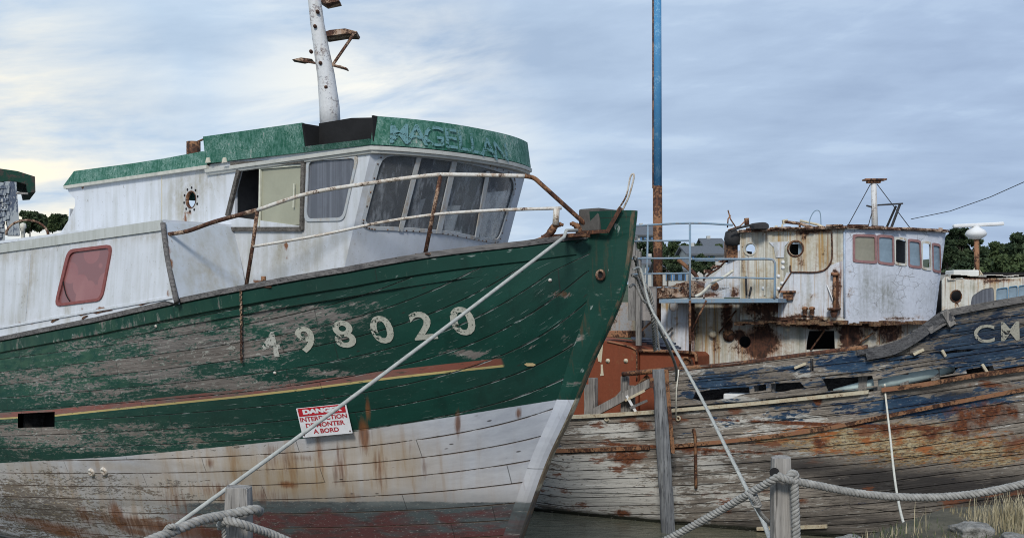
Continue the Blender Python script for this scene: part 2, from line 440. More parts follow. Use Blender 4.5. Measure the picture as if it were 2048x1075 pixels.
def m_cabin(name, base, gr, attr=True):
    """grp/steel cabin paint: chalky white, green-grey run marks, specks"""
    m, n = newmat(name); o = n.coord(); big = n.noise(o, 1.6, 6, .55); fine = n.noise(o, 30, 5, .7); st = n.noise(n.sc(o, 10, 10, .8), 1, 7, .62, .1)
    c = n.mix(n.ramp(big, .35, .65), base, tuple(q * .90 for q in base))
    c = n.mix(n.mul(n.ramp(n.add(n.mul(st, .7), n.mul(big, .3)), .48, .68), gr), c, (.33, .34, .30))
    c = n.mix(n.mul(n.ramp(fine, .60, .70), .40), c, (.36, .34, .30))
    sp = n.ramp(n.voro(o, 26).outputs['Distance'], .10, .06); c = n.mix(n.mul(sp, n.ramp(fine, .46, .56)), c, (.12, .10, .08)); c = n.mix(n.ramp(n.add(n.mul(n.noise(o, 7, 7, .75, .3), .7), n.mul(fine, .3)), .60, .63, 0, .6), c, (.25, .235, .21))
    if attr:
        f2 = n.noise(o, 9, 6, .7, .2)
        gm = n.m('MINIMUM', n.mul(n.attr('grime'), n.ramp(n.add(n.mul(f2, .6), n.mul(st, .4)), .34, .60)), 1); c = n.mix(gm, c, (.30, .27, .20))
        rm = n.ramp(n.add(n.mul(n.attr('rust'), .5), n.mul(f2, .5)), .47, .56); c = n.mix(rm, c, (.19, .08, .035))
    n.out(c, .55, n.bump(n.add(fine, big), .004, .3), 0, .35); return m
M['cabin'] = m_cabin('chalky_white_cabin', (.62, .65, .70), .5)
M['cabin_shade'] = m_cabin('shaded_white_panel', (.50, .555, .63), .45)  # cabin white made darker and bluer: the shaded face put into the colour
M['cream'] = m_cabin('cream_stained_panel', (.62, .58, .47), .5)
def m_glass(name, tint, dirt, streak=.6, dirtc=(.45, .5, .58)):
    """dirty glazing: part clear, part diffuse film with run marks"""
    m, n = newmat(name); o = n.coord(); st = n.noise(n.sc(o, 9, 9, .22), 1, 4, .6); f = n.noise(o, 14, 5, .6); st2 = n.noise(n.sc(o, 40, 40, .5, (3, 3, 3)), 1, 3, .6)
    fac = n.m('MINIMUM', n.add(dirt, n.mul(n.ramp(n.add(n.mul(st, .65), n.mul(st2, .35)), .50, .62), streak), n.mul(n.ramp(f, .5, .7), .10)), .97)
    tl_ = n.new('ShaderNodeBsdfTranslucent'); tl_.inputs[0].default_value = (*dirtc, 1); tr = n.new('ShaderNodeBsdfTransparent'); tr.inputs[0].default_value = (*tint, 1)
    gl = n.new('ShaderNodeBsdfGlossy'); gl.inputs['Roughness'].default_value = .12
    df = n.new('ShaderNodeBsdfDiffuse'); df.inputs[0].default_value = (*dirtc, 1)
    fr = n.new('ShaderNodeFresnel'); fr.inputs[0].default_value = 1.45
    a = n.new('ShaderNodeMixShader'); dd = n.new('ShaderNodeMixShader'); dd.inputs[0].default_value = .35; n.l.new(df.outputs[0], dd.inputs[1]); n.l.new(tl_.outputs[0], dd.inputs[2]); n.put(a.inputs[0], fac); n.l.new(tr.outputs[0], a.inputs[1]); n.l.new(dd.outputs[0], a.inputs[2])
    b = n.new('ShaderNodeMixShader'); n.put(b.inputs[0], n.mul(fr.outputs[0], .8)); n.l.new(a.outputs[0], b.inputs[1]); n.l.new(gl.outputs[0], b.inputs[2])
    oo = n.new('ShaderNodeOutputMaterial'); n.l.new(b.outputs[0], oo.inputs[0]); return m
M['glass'] = m_glass('dirty_plexiglass', (.96, .97, .98), .22, .42, (.44, .47, .51))
M['glass_side'] = m_glass('grey_film_glass', (.5, .5, .52), .5, .35, (.27, .29, .34))
M['glass_clear'] = m_glass('plain_glass', (.6, .66, .7), .22, .3, (.35, .40, .45))
def worn_letters(name, col, amt, wood=False):
    m, n = newmat(name); o = n.coord(); f = n.noise(n.sc(o, 9, 9, 22), 1, 7, .7, .3); g = n.noise(o, 40, 4, .7)
    ff = n.add(n.mul(f, .6), n.mul(g, .4)); c = n.mix(n.ramp(g, .35, .7), col, tuple(q * .7 for q in col))
    n.out(c, .8, None, 0, .2, n.ramp(ff, amt + .02, amt - .02)); return m
M['let_white'] = worn_letters('worn_white_lettering', (.48, .48, .41), .565)
M['let_faint'] = worn_letters('nearly_gone_lettering', (.36, .35, .31), .46)
M['let_blue'] = worn_letters('worn_pale_blue_lettering', (.14, .28, .30), .525)

def hull_green():
    m, n = newmat('green_and_white_planked_hull'); s_ = n.attr('sl'); z = n.attr('zl'); p = n.attr('plank')
    q = n.comb(s_, p, 0.0); q0 = n.comb(n.attr('wx'), z, 0.0)
    dW = n.attr('dW'); dB = n.attr('dB'); dS = n.attr('dS'); wear = n.attr('wear'); fade = n.attr('fade'); rust = n.attr('rust')
    idx = n.m('FLOOR', n.m('DIVIDE', p, .145)); pr = n.new('ShaderNodeTexWhiteNoise', noise_dimensions='1D'); n.put(pr.inputs['W'], idx); prr = pr.outputs['Value']
    grain = n.noise(n.sc(q, 2.2, 55), 1, 7, .65, .5); g2 = n.noise(n.sc(q, 7, 160, 1, (3, 1, 0)), 1, 4, .6)
    wl = n.noise(n.sc(q, 1.3, 4), 1, 4, .6)
    wood = n.mix(n.ramp(n.add(n.mul(grain, .45), n.mul(g2, .35), n.mul(wl, .2)), .40, .60), (.075, .068, .064), (.30, .275, .255))
    wood = n.mix(n.mul(prr, .35), wood, (.16, .125, .10)); wood = n.mix(n.mul(n.attr('ochre'), .7), wood, n.mix(n.ramp(wl, .4, .6), (.27, .20, .13), (.17, .14, .12)))
    rend = n.mix(n.ramp(n.noise(n.sc(q, 3, 9), 1, 5, .6), .52, .62), wood, (.20, .13, .09))
    # green paint
    fn = n.noise(n.sc(q, 3, 12), 1, 6, .65, .3); spk = n.noise(n.sc(q, 30, 70), 1, 5, .7)
    green = n.mix(n.ramp(fn, .35, .7), (.006, .047, .034), (.009, .064, .047))
    green = n.mix(n.mul(fade, n.ramp(n.noise(n.sc(q, 5, 16, 1, (4, 2, 0)), 1, 6, .65), .36, .62)), green, (.042, .105, .065))
    green = n.mix(n.mul(n.ramp(spk, .62, .70), n.add(.25, n.mul(fade, .6))), green, (.20, .27, .22))
    green = n.mix(n.mul(n.ramp(n.noise(n.sc(q, 6, 3, 1, (9, 9, 0)), 1, 5, .6), .56, .68), .4), green, (.004, .02, .015))
    # old hull paint below: white with ochre wash
    tan = n.noise(n.sc(q0, 7, .7), 1, 5, .6, .2); tl = n.noise(n.sc(q0, 1.2, 1.4), 1, 4, .5)
    white = n.mix(n.ramp(n.noise(n.sc(q, 6, 20), 1, 6, .65), .35, .7), (.60, .635, .70), (.46, .49, .56))
    white = n.mix(n.mul(n.m('MINIMUM', n.attr('ochre'), 1.0), .55), white, (.50, .42, .31))
    white = n.mix(n.mul(n.attr('ochre'), n.ramp(n.add(n.mul(tan, .6), n.mul(tl, .4)), .34, .58), .9), white, (.40, .30, .19))
    white = n.mix(n.mul(n.attr('ochre'), n.ramp(tan, .54, .66), .7), white, (.30, .17, .08))
    # boot-top
    bn = n.noise(n.sc(q, 2.0, 6, 1, (1, 5, 0)), 1, 7, .62, .4)
    boot = n.mix(n.ramp(n.add(bn, n.mul(dB, -.9)), .60, .74), (.08, .10, .105), (.115, .045, .045)); boot = n.mix(n.ramp(n.noise(n.sc(q, 5, 22, 1, (6, 1, 0)), 1, 7, .7), .52, .62, 0, .7), boot, (.05, .045, .045)); boot = n.mix(n.ramp(dB, -.02, -.08), n.mix(n.ramp(bn, .4, .6), (.16, .18, .18), (.075, .085, .09)), boot)
    boot = n.mix(n.ramp(spk, .58, .68), boot, (.30, .29, .27))
    low = n.mix(n.attr('bootk'), white, boot); 
    isW = n.ramp(n.add(dW, n.mul(n.m('SUBTRACT', g2, .5), .008)), -.002, .002)
    isB = n.ramp(n.add(dB, n.mul(n.m('SUBTRACT', fn, .5), .05), n.mul(n.m('SUBTRACT', spk, .5), .03)), .006, -.010); white = n.mix(n.mul(n.ramp(n.add(dB, n.mul(n.m('SUBTRACT', tan, .5), .2)), .13, .0), .5), white, (.20, .19, .17))
    paint = n.mix(isB, white, low); paint = n.mix(isW, paint, green)
    # stripe
    on = n.mul(n.attr('stripe'), 1.0)
    yel = n.mul(n.ramp(dS, -.001, .001), n.ramp(dS, .021, .018), on); red = n.mul(n.ramp(dS, .018, .021), n.ramp(dS, .079, .075), on)
    st_w = n.ramp(n.noise(n.sc(q0, 6, 40), 1, 6, .7), .66, .58)
    paint = n.mix(n.mul(yel, st_w), paint, (.62, .48, .20)); redc = n.mix(n.ramp(fn, .4, .62), (.30, .11, .09), (.24, .15, .13)); redc = n.mix(n.ramp(s_, 2.0, 1.1), redc, (.27, .09, .06))
    paint = n.mix(n.mul(red, st_w), paint, redc)
    paint = n.mix(n.mul(prr, isW, .30), paint, (.003, .024, .018))
    # flaking: runs with the planks
    w1 = n.noise(n.sc(q, 2.4, 15, 1, (2, 7, 0)), 1, 9, .72, .4); w2 = n.noise(n.sc(q, 15, 46), 1, 7, .75, .3)
    wf = n.add(n.mul(w1, .50), n.mul(w2, .50), n.mul(wear, .23), n.mul(n.m('SUBTRACT', prr, .5), .06))
    mask = n.ramp(wf, .655, .667)
    edge = n.mul(n.ramp(wf, .63, .655), n.m('SUBTRACT', 1.0, mask))
    paint = n.mix(n.mul(edge, .35), paint, (.34, .38, .34))
    c = n.mix(mask, paint, wood)
    # second layer: old cream primer left in the bare zones
    pm = n.mul(mask, n.ramp(n.noise(n.sc(q, 10, 34, 1, (8, 3, 0)), 1, 7, .7, .2), .585, .60)); c = n.mix(n.mul(pm, .8), c, n.mix(n.ramp(dW, -.02, .02), (.50, .42, .26), (.37, .38, .34)))
    # scratches along seams
    fr = n.m('FRACT', n.m('DIVIDE', p, .145)); sd = n.m('ABSOLUTE', n.m('SUBTRACT', fr, .5))   # .5 on the seam
    sn = n.noise(n.sc(q, 4.5, 3, 1, (1, 1, 0)), 1, 5, .65)
    # butt joints between planks
    rowo = n.mul(prr, 2.2); bj = n.m('ABSOLUTE', n.m('SUBTRACT', n.m('FRACT', n.add(n.m('DIVIDE', s_, 2.2), rowo)), .5)); butt = n.ramp(bj, .4978, .4992); c = n.mix(n.mul(butt, .7), c, (.02, .02, .018))
    seam = n.mul(n.ramp(sd, .466, .488), n.ramp(sn, .33, .46))
    fleck = n.mul(n.ramp(sd, .455, .475), n.ramp(n.noise(n.sc(q, 7, 24, 1, (5, 5, 0)), 1, 5, .7), .53, .57), isW)
    c = n.mix(n.mul(fleck, .85), c, (.42, .47, .46))
    c = n.mix(n.mul(n.ramp(sd, .44, .49), n.m('SUBTRACT', 1.0, isW), n.ramp(sn, .30, .60), .65), c, (.20, .115, .06)); c = n.mix(n.mul(seam, .85), c, n.mix(isW, (.045, .03, .022), (.012, .016, .013)))
    scr = n.mul(n.ramp(n.noise(n.sc(q, 5, 130, 1, (2, 9, 0)), 1, 3, .6), .665, .70), n.ramp(dW, 0.0, .05)); c = n.mix(n.mul(scr, .6), c, (.36, .42, .40))
    # rust bleeding from fastenings and the painted-over stains
    rn = n.noise(n.sc(q0, 26, 2.2), 1, 6, .68, .15); rm = n.ramp(n.add(n.mul(rust, .56), n.mul(rn, .8)), .58, .84)
    c = n.mix(n.mul(rm, .85), c, n.mix(n.ramp(rn, .4, .6), (.27, .105, .035), (.13, .05, .022)))
    v = n.voro(n.sc(q, 4.4, 13.8), 1.0, 'F1', .75); nail = n.ramp(v.outputs['Distance'], .10, .06); keep = n.ramp(n.noise(n.sc(q, 1.1, 3), 1, 3, .6), .44, .52)
    c = n.mix(n.mul(nail, keep, .8), c, (.03, .02, .015))
    big = n.noise(q0, .8, 3, .5); c = n.mix(n.ramp(big, .40, .65, 0, .22), c, (.03, .03, .03))
    h = n.add(n.mul(n.m('SUBTRACT', 1.0, mask), .35), n.mul(seam, -1.2), n.mul(n.mul(mask, grain), .5), n.mul(prr, .15), n.mul(spk, .08))
    n.out(c, n.ramp(mask, 0, 1, .60, .92), n.bump(h, .012, .8), 0, .25); return m
M['hullA'] = hull_green()

def hull_wreck():
    m, n = newmat('derelict_plank_hull'); s_ = n.attr('sl'); z = n.attr('zl'); p = n.attr('plank'); q = n.comb(s_, p, 0.0); q0 = n.comb(s_, z, 0.0)
    blue = n.attr('blue'); rust = n.attr('rust'); dark = n.attr('dark'); white = n.attr('white'); ochre = n.attr('ochre')
    idx = n.m('FLOOR', n.m('DIVIDE', p, .13)); pr = n.new('ShaderNodeTexWhiteNoise', noise_dimensions='1D'); n.put(pr.inputs['W'], idx); prr = pr.outputs['Value']
    grain = n.noise(n.sc(q, 1.8, 48), 1, 7, .68, .5); g2 = n.noise(n.sc(q, 6, 140, 1, (3, 1, 0)), 1, 4, .6); wl = n.noise(n.sc(q, 1.1, 5), 1, 4, .6)
    wood = n.mix(n.ramp(n.add(n.mul(grain, .5), n.mul(g2, .3), n.mul(wl, .2)), .38, .60), (.088, .076, .068), (.39, .345, .295))
    wood = n.mix(n.mul(prr, .4), wood, (.17, .15, .13))
    w1 = n.noise(n.sc(q, 2.0, 12, 1, (2, 7, 0)), 1, 9, .68, .6); w2 = n.noise(n.sc(q, 8, 30), 1, 7, .7, .3); w3 = n.noise(n.sc(q, 1.6, 8, 1, (7, 3, 0)), 1, 8, .66, .5)
    wf = n.add(n.mul(w1, .6), n.mul(w2, .4))
    c = wood
    c = n.mix(n.ramp(n.add(wf, n.mul(white, .25)), .575, .60), c, n.mix(g2, (.58, .57, .53), (.44, .43, .41)))
    oc = n.mix(n.ramp(w2, .42, .58), (.44, .38, .25), (.30, .18, .08)); oc = n.mix(n.ramp(n.noise(n.sc(q, 22, 40, 1, (4, 8, 0)), 1, 5, .7), .50, .60), oc, (.13, .10, .075)); oc = n.mix(n.ramp(n.noise(n.sc(q, 3, 9, 1, (14, 8, 0)), 1, 5, .7), .52, .60), oc, (.34, .13, .05)); c = n.mix(n.ramp(n.add(n.mul(w3, .5), n.mul(w2, .5), n.mul(ochre, .25)), .60, .66), c, oc)
    c = n.mix(n.ramp(n.add(n.mul(w3, .55), n.mul(w2, .45), n.mul(blue, .27)), .60, .63), c, n.mix(n.ramp(w1, .4, .62), (.014, .034, .075), (.05, .10, .17)))
    # dark weed-stained body below the old waterline, plus painted shadow under the bottom
    dk = n.m('MINIMUM', n.mul(dark, n.ramp(n.noise(n.sc(q, 1.5, 9, 1, (4, 4, 0)), 1, 6, .6), .22, .42)), 1); c = n.mix(n.mul(dk, .93), c, (.035, .033, .034)); c = n.mix(n.ramp(n.add(z, n.mul(n.m('SUBTRACT', w1, .5), .06)), .15, .10), c, (.02, .022, .016))
    # rust
    rn = n.noise(n.sc(q0, 5, 3.5), 1, 7, .68, .3); rm = n.ramp(n.add(n.mul(rust, .55), n.mul(rn, .55)), .56, .68)
    c = n.mix(rm, c, n.mix(n.ramp(n.noise(n.sc(q0, 20, 30), 1, 4, .6), .4, .6), (.19, .072, .034), (.09, .036, .024)))
    fr = n.m('FRACT', n.m('DIVIDE', p, .13)); sd = n.m('ABSOLUTE', n.m('SUBTRACT', fr, .5)); sn = n.noise(n.sc(q, 3.0, 3, 1, (1, 1, 0)), 1, 5, .65)
    seam = n.mul(n.ramp(n.add(sd, n.mul(n.m('SUBTRACT', sn, .5), .06)), .452, .482), n.ramp(sn, .28, .42)); c = n.mix(n.mul(seam, .9), c, (.012, .011, .011))
    crk = n.ramp(n.noise(n.sc(q, 2.5, 90, 1, (6, 2, 0)), 1, 5, .75, .3), .60, .64); c = n.mix(n.mul(crk, .8), c, (.03, .028, .027)); mot = n.noise(n.sc(q, 12, 26, 1, (1, 12, 0)), 1, 6, .75); c = n.mix(n.ramp(mot, .56, .64, 0, .6), c, (.05, .045, .04)); c = n.mix(n.mul(n.ramp(mot, .42, .36, 0, .35), n.m('SUBTRACT', 1.0, n.m('MINIMUM', dark, 1.0))), c, (.52, .50, .46))
    v = n.voro(n.sc(q, 4.2, 7.7), 1.0, 'F1', .8); nail = n.ramp(v.outputs['Distance'], .10, .05); nz = n.ramp(n.noise(n.sc(q, 1.3, 3), 1, 3, .6), .44, .54); c = n.mix(n.mul(nail, nz), c, (.035, .02, .015))
    v2 = n.voro(n.sc(q, 1.7, 4.2, 1, (3, 3, 0)), 1.0, 'F1', .9); rb = n.mul(n.ramp(n.add(v2.outputs['Distance'], n.mul(n.m('SUBTRACT', w2, .5), .8)), .24, .16), n.ramp(n.add(rust, n.mul(white, .3)), .03, .25)); c = n.mix(n.mul(rb, .85), c, (.17, .065, .035))
    h = n.add(n.mul(seam, -1.6), n.mul(grain, .6), n.mul(prr, .35), n.mul(crk, -.6), n.mul(w2, .3))
    n.out(c, .92, n.bump(h, .016, .9), 0, .12); return m
M['hullB'] = hull_wreck()
# ================================================================== BOAT A: the green boat
TA = R(40); aA = Vector((math.cos(TA), -math.sin(TA), 0)); nA = Vector((-math.sin(TA), -math.cos(TA), 0)); S0 = Vector((.92, 9.36, 0))
UP = Vector((0, 0, 1))
def A(s, b, z): return S0 - aA * s + nA * b + UP * z
def planeA(b0, rake=0):
    def f(u, v):
        b = b0 + rake * (v - 3.6)
        return (S0.x - aA.x * u + nA.x * b, S0.y - aA.y * u + nA.y * b, v + 0 * u)
    return f
_zs = [-.4, .0, .92, 1.3, 1.79, 2.08, 2.39, 2.83, 3.0, 3.2, 3.8]; _ss = [1.75, 1.50, 1.08, .92, .70, .50, .368, .13, .0, -.07, -.17]
_zz = np.linspace(-.4, 3.8, 60); _sv = np.interp(_zz, _zs, _ss); _sv = np.convolve(np.pad(_sv, 3, mode='edge'), np.ones(7) / 7, 'valid')
def stemA(z): return np.interp(z, _zz, _sv)
def rabA(z): return stemA(z) + np.interp(z, [0, 1.4, 2.3, 2.8, 3.2, 3.6], [.12, .10, .13, .20, .29, .36])
def hbA(s, z):
    t = np.maximum(s - rabA(z), 0); L = np.interp(z, [0, 1.4, 2.4, 3.6], [3.0, 2.2, 1.7, 1.25])
    Bm = np.interp(z, [-.4, -.2, .2, .8, 1.5, 2.5, 3.7], [.05, .7, 1.3, 1.72, 1.9, 1.95, 1.96])
    b = .09 + Bm * (1 - np.exp(-t / L)); return b * (1 - .28 * np.clip((s - 8) / 5.5, 0, 1) ** 2)
def hullAf(side=1, off=0.0):
    def f(u, v):
        b = (hbA(u, v) + off) * side
        return (S0.x - aA.x * u + nA.x * b, S0.y - aA.y * u + nA.y * b, v + 0 * u)
    return f
SA = Surf(hullAf(), 0.15, 9.5, -.2, 3.95, 500, 260)
def traceA(pts):
    q = sorted(SA.inv(*p) for p in pts); return [a for a, b in q], [b for a, b in q]
def extr(t, s, z):
    t[0].append(s); t[1].append(z); return t
sheerA = extr(traceA([(1205, 469), (1150, 477), (1050, 490), (950, 501), (850, 514), (700, 541), (500, 576), (350, 606), (200, 640), (0, 680)]), 13.5, 2.75)
wA = extr(traceA([(0, 925), (240, 912), (440, 893), (600, 877), (740, 858), (900, 833), (1120, 798)]), 13.5, 1.05)
bA = extr(traceA([(0, 1030), (250, 1010), (525, 1000), (800, 1001), (1035, 1003)]), 13.5, .6)
stA = extr(traceA([(0, 838), (110, 832), (486, 794), (600, 781), (786, 757), (1009, 733), (1070, 727)]), 13.5, 1.7)
def zsheerA(s): return np.interp(s, *sheerA)
def blobA(lst):
    o = []
    for (px, py, rx, ry, k) in lst:
        u, v = SA.inv(px, py); u2, _ = SA.inv(px - rx, py); _, v2 = SA.inv(px, py - ry); o.append((u, v, abs(u2 - u) + .01, abs(v2 - v) + .01, k))
    return blobs(o)
def blobAX(lst):
    o = []
    for (px, py, rx, ry, k) in lst:
        u, v = SA.inv(px, py); p = SA.P(u, v); kk = p.y / F; o.append((p.x, v, rx * kk, ry * kk * 1.05, k))
    return blobs(o)
wearA = blobA([(120, 770, 170, 38, .82), (420, 762, 150, 26, .95), (90, 872, 160, 26, .95), (300, 872, 150, 20, .78), (470, 862, 80, 14, .65), (400, 690, 190, 60, 1.05), (300, 740, 170, 45, 1.0), (200, 700, 150, 40, .75), (560, 645, 90, 40, 1.05), (640, 630, 90, 25, 1.0), (720, 610, 60, 12, .9), (100, 745, 120, 45, .62), (80, 800, 120, 22, .45),
               (500, 700, 120, 40, .8), (935, 707, 45, 9, 1.0), (650, 745, 60, 8, .8), (120, 870, 130, 22, .72), (330, 865, 150, 20, .62), (480, 860, 60, 10, .6), (250, 640, 130, 20, .5), (60, 700, 80, 30, .5),
               (150, 960, 200, 40, .72), (60, 1000, 160, 70, .85), (330, 960, 110, 20, .55), (330, 1030, 170, 40, .6), (30, 880, 40, 30, .8), (80, 1060, 300, 40, .7), (600, 695, 50, 25, .5), (800, 880, 200, 20, .05), (1125, 590, 30, 6, .7), (1140, 700, 25, 60, .3)])
rustA = blobAX([(728, 870, 14, 40, 1.0), (735, 820, 8, 30, .8), (1037, 825, 7, 14, .9), (915, 845, 9, 28, .8), (640, 905, 12, 50, .7), (680, 930, 20, 60, .6), (575, 968, 22, 9, 1.0), (235, 1035, 22, 40, 1.1), (270, 1062, 60, 12, .9), (120, 1062, 90, 12, 1.0),
               (420, 925, 16, 12, .6), (170, 1030, 30, 30, .7), (850, 930, 10, 40, .45), (470, 985, 160, 24, .6), (300, 1050, 220, 22, .85), (100, 1050, 200, 16, .8), (600, 915, 60, 8, .5), (760, 935, 14, 60, .6), (700, 990, 40, 10, .5), (545, 900, 30, 20, .5), (820, 890, 8, 30, .4), (1125, 588, 26, 8, .6), (60, 905, 60, 10, .3), (560, 920, 60, 40, .5), (350, 1000, 60, 50, .5)])
ochA = blobA([(100, 980, 260, 90, .55), (560, 950, 260, 70, 1.1), (420, 990, 200, 60, .9), (250, 935, 120, 14, .6), (750, 930, 130, 80, .95), (880, 920, 120, 70, .35), (60, 940, 120, 40, .6)])
fadeA = blobA([(80, 720, 200, 90, 1.0), (250, 640, 200, 50, .8), (250, 860, 200, 40, .7), (40, 860, 80, 50, .8)])
def attA(s, z):
    d = {}
    d['sl'] = s; d['zl'] = z; d['dW'] = z - np.interp(s, *wA); d['dB'] = z - np.interp(s, *bA); d['dS'] = z - np.interp(s, *stA)
    k = .62 * np.clip((z - 1.2) / 1.7, 0, 1.25); E = -np.exp(-s / 1.15)
    d['plank'] = z + k * E * 1.35 + .085 * s - .05 * np.exp(-s / 2.0)
    e0 = SA.inv(1009, 733)[0]; e1 = SA.inv(1052, 727)[0]; e2 = SA.inv(1069, 727)[0]
    d['stripe'] = np.maximum(np.clip((s - e0) / .01, 0, 1), 0)
    d['bootk'] = np.clip((5.1 - s) / .9 + .0, 0, 1)
    d['wear'] = wearA(s, z); x_ = hullAf()(s, z)[0]; d['wx'] = x_; d['rust'] = rustA(x_, z); d['ochre'] = ochA(s, z); d['fade'] = fadeA(s, z); return d
portA = [SA.inv(33, 820)[0], SA.inv(107, 820)[0]]; pz = [SA.inv(70, 850)[1], SA.inv(70, 821)[1]]
boatA = empty('fishing_boat', A(5, 0, 0), 'large green and white wooden fishing boat with flaking hull, nearest the camera', 'fishing boat')
def build_hullA():
    mb = MB(); allS = []; allZ = []
    for side, nu, nv in ((1, 620, 190), (-1, 120, 40)):
        U, V = np.meshgrid(np.linspace(0, 1, nu), np.linspace(0, 1, nv), indexing='ij'); s0 = .18 + (13.3 - .18) * U ** 1.5
        z = -.4 + (zsheerA(s0) + .4) * V; r = rabA(z); s = r + (13.3 - r) * U ** 1.5
        x, y, zz_ = hullAf(side)(s, z); k = len(mb.v)
        mb.v += [Vector(p) for p in zip(x.ravel(), y.ravel(), zz_.ravel())]; allS.append(s.ravel()); allZ.append(z.ravel())
        idx = k + np.arange(nu * nv).reshape(nu, nv)
        sm = (s[:-1, :-1] + s[1:, 1:]) / 2; zm = (z[:-1, :-1] + z[1:, 1:]) / 2
        if side == 1:
            ic = int(np.argmin(abs(s[:, 60] - sum(portA) / 2))); jr = [j for j in range(nv - 1) if pz[0] < zm[ic, j] < pz[1]]; jc = jr[len(jr) // 2]; irr = [i for i in range(nu - 1) if portA[1] < sm[i, jc] < portA[0]]
            J0, J1, I0, I1 = min(jr), max(jr), min(irr), max(irr)
        for i in range(nu - 1):
            for j in range(nv - 1):
                if side == 1 and I0 <= i <= I1 and J0 <= j <= J1: continue
                a, b, c, d_ = idx[i, j], idx[i + 1, j], idx[i + 1, j + 1], idx[i, j + 1]
                mb.f.append((a, b, c, d_) if side == -1 else (a, d_, c, b)); mb.sm.append(True); mb.mi.append(0)
    S = np.concatenate(allS); Z = np.concatenate(allZ); mb.at = attA(S, Z)
    # transom
    k = len(mb.v); n1 = 620 * 190
    a = [n1 - 190 + j for j in range(0, 190, 5)]; b = [n1 + 120 * 40 - 40 + j for j in range(0, 40)]
    mb.f.append(tuple(a) + tuple(reversed(b))); mb.sm.append(False); mb.mi.append(0)
    return mb.build('hull', M['hullA'], boatA)
hullA = build_hullA()
# recess behind the scupper
c = SA.P(sum(portA) / 2, sum(pz) / 2); nn = SA.normal(sum(portA) / 2, sum(pz) / 2)
mb = MB(); ww = abs(portA[0] - portA[1]) + .14; hh = pz[1] - pz[0] + .14; X = aA; Nn = nA
for dz in (-1, 1): mb.box(c - Nn * .21 + UP * dz * (hh / 2 + .01), (ww, .24, .02), (X, Nn, UP))
for dx in (-1, 1): mb.box(c - Nn * .21 + X * dx * (ww / 2 + .01), (.02, .24, hh), (X, Nn, UP))
mb.box(c - Nn * .34, (ww + .06, .02, hh + .06), (X, Nn, UP), mi=1); mb.build('scupper', [m_wood('shaded_scupper_wood', (.03, .028, .026), (.09, .085, .08), 'x'), M['black']], hullA)  # black back, less dark sides: shade of the recess put into the colours
# deck
mb = MB(); q = np.linspace(.6, 13.2, 30)
vs = [A(s, hbA(s, zsheerA(s)) - .02, zsheerA(s) - .22) for s in q] + [A(s, -hbA(s, zsheerA(s)) + .02, zsheerA(s) - .22) for s in q]
mb.add(vs, [(i, i + 1, 31 + i, 30 + i) for i in range(29)]); mb.build('deck', M['greywood'], boatA)
# cap rail and rubbing wale (both sides)
for side in (1, -1):
    mb = MB(); q = np.concatenate([np.linspace(.24, 3, 50), np.linspace(3.1, 13.3, 60)]); vs = []
    for s in q:
        z0 = float(zsheerA(s)); b = float(hbA(s, z0)); jit = random.uniform(-.004, .004)
        for (db, dz) in ((.035, -.012), (.04 + jit, .035), (-.10, .042), (-.12, -.012)): vs.append(A(s, (b + db) * side, z0 + dz))
    fs = []
    for i in range(len(q) - 1):
        for k in range(4):
            f = (i * 4 + k, i * 4 + (k + 1) % 4, i * 4 + 4 + (k + 1) % 4, i * 4 + 4 + k); fs.append(f if side < 0 else f[::-1])
    mb.add(vs, fs); mb.build('cap_rail', M['hull_timber'], boatA)
# wale: slightly proud plank under the rail
mb = MB(); q = np.concatenate([np.linspace(.30, 3, 120), np.linspace(3.03, 13.3, 160)]); ss_ = []; zs_ = []
for s in q:
    z0 = float(zsheerA(s)); 
    for (db, dz) in ((.002, -.145), (.022, -.135), (.024, -.03), (.002, -.012)):
        z1 = z0 + dz; mb.v.append(A(s, float(hbA(s, z1)) + db, z1)); ss_.append(s); zs_.append(z1)
for i in range(len(q) - 1):
    for k in range(3): mb.f.append((i * 4 + k, i * 4 + k + 1, i * 4 + 5 + k, i * 4 + 4 + k)); mb.sm.append(False); mb.mi.append(0)
mb.at = attA(np.array(ss_), np.array(zs_)); mb.at['plank'] = mb.at['plank'] * 0 + .07 + .0 * mb.at['plank']; mb.at['plank'] = .03 + .1 * (np.array(zs_) - zsheerA(np.array(ss_))) ; mb.build('wale', M['hullA'], boatA)
# stem post: profile swept as a timber with rounded leading edge
def m_stem():
    m, n = newmat('stem_timber_paint'); o = n.coord('Object'); x, y, z = n.sep(o); zl = n.attr('zl'); q = n.sc(o, 8, 8, 3); w1 = n.noise(q, 1.2, 9, .72, .2); w2 = n.noise(n.sc(o, 34, 34, 16), 1, 7, .75)
    g = n.mix(n.ramp(w1, .4, .65), (.008, .064, .045), (.014, .085, .058)); g = n.mix(n.ramp(n.add(n.mul(w1, .5), n.mul(w2, .5)), .56, .60), g, (.25, .28, .24)); g = n.mix(n.ramp(n.add(n.mul(w1, .6), n.mul(w2, .4)), .44, .38), g, (.12, .09, .06))
    wh = n.mix(n.ramp(w2, .40, .70), (.58, .61, .66), (.44, .43, .40)); wh = n.mix(n.attr('lead'), wh, (.46, .41, .30)); wh = n.mix(n.ramp(n.add(n.mul(w1, .6), n.mul(w2, .4)), .59, .63), wh, (.20, .14, .09))
    dk = n.mix(w2, (.03, .028, .027), (.14, .13, .12))
    c = n.mix(n.ramp(n.add(zl, n.mul(n.m('SUBTRACT', w1, .5), .1)), 2.235, 2.215), g, wh); c = n.mix(n.ramp(n.add(zl, n.mul(n.m('SUBTRACT', w2, .5), .2)), 1.42, 1.36), c, dk)
    e = n.attr('edge'); c = n.mix(n.mul(e, n.ramp(w1, .46, .56), .8), c, (.15, .10, .065))
    n.out(c, .8, n.bump(n.add(w1, w2), .0018, .5), 0, .2); return m
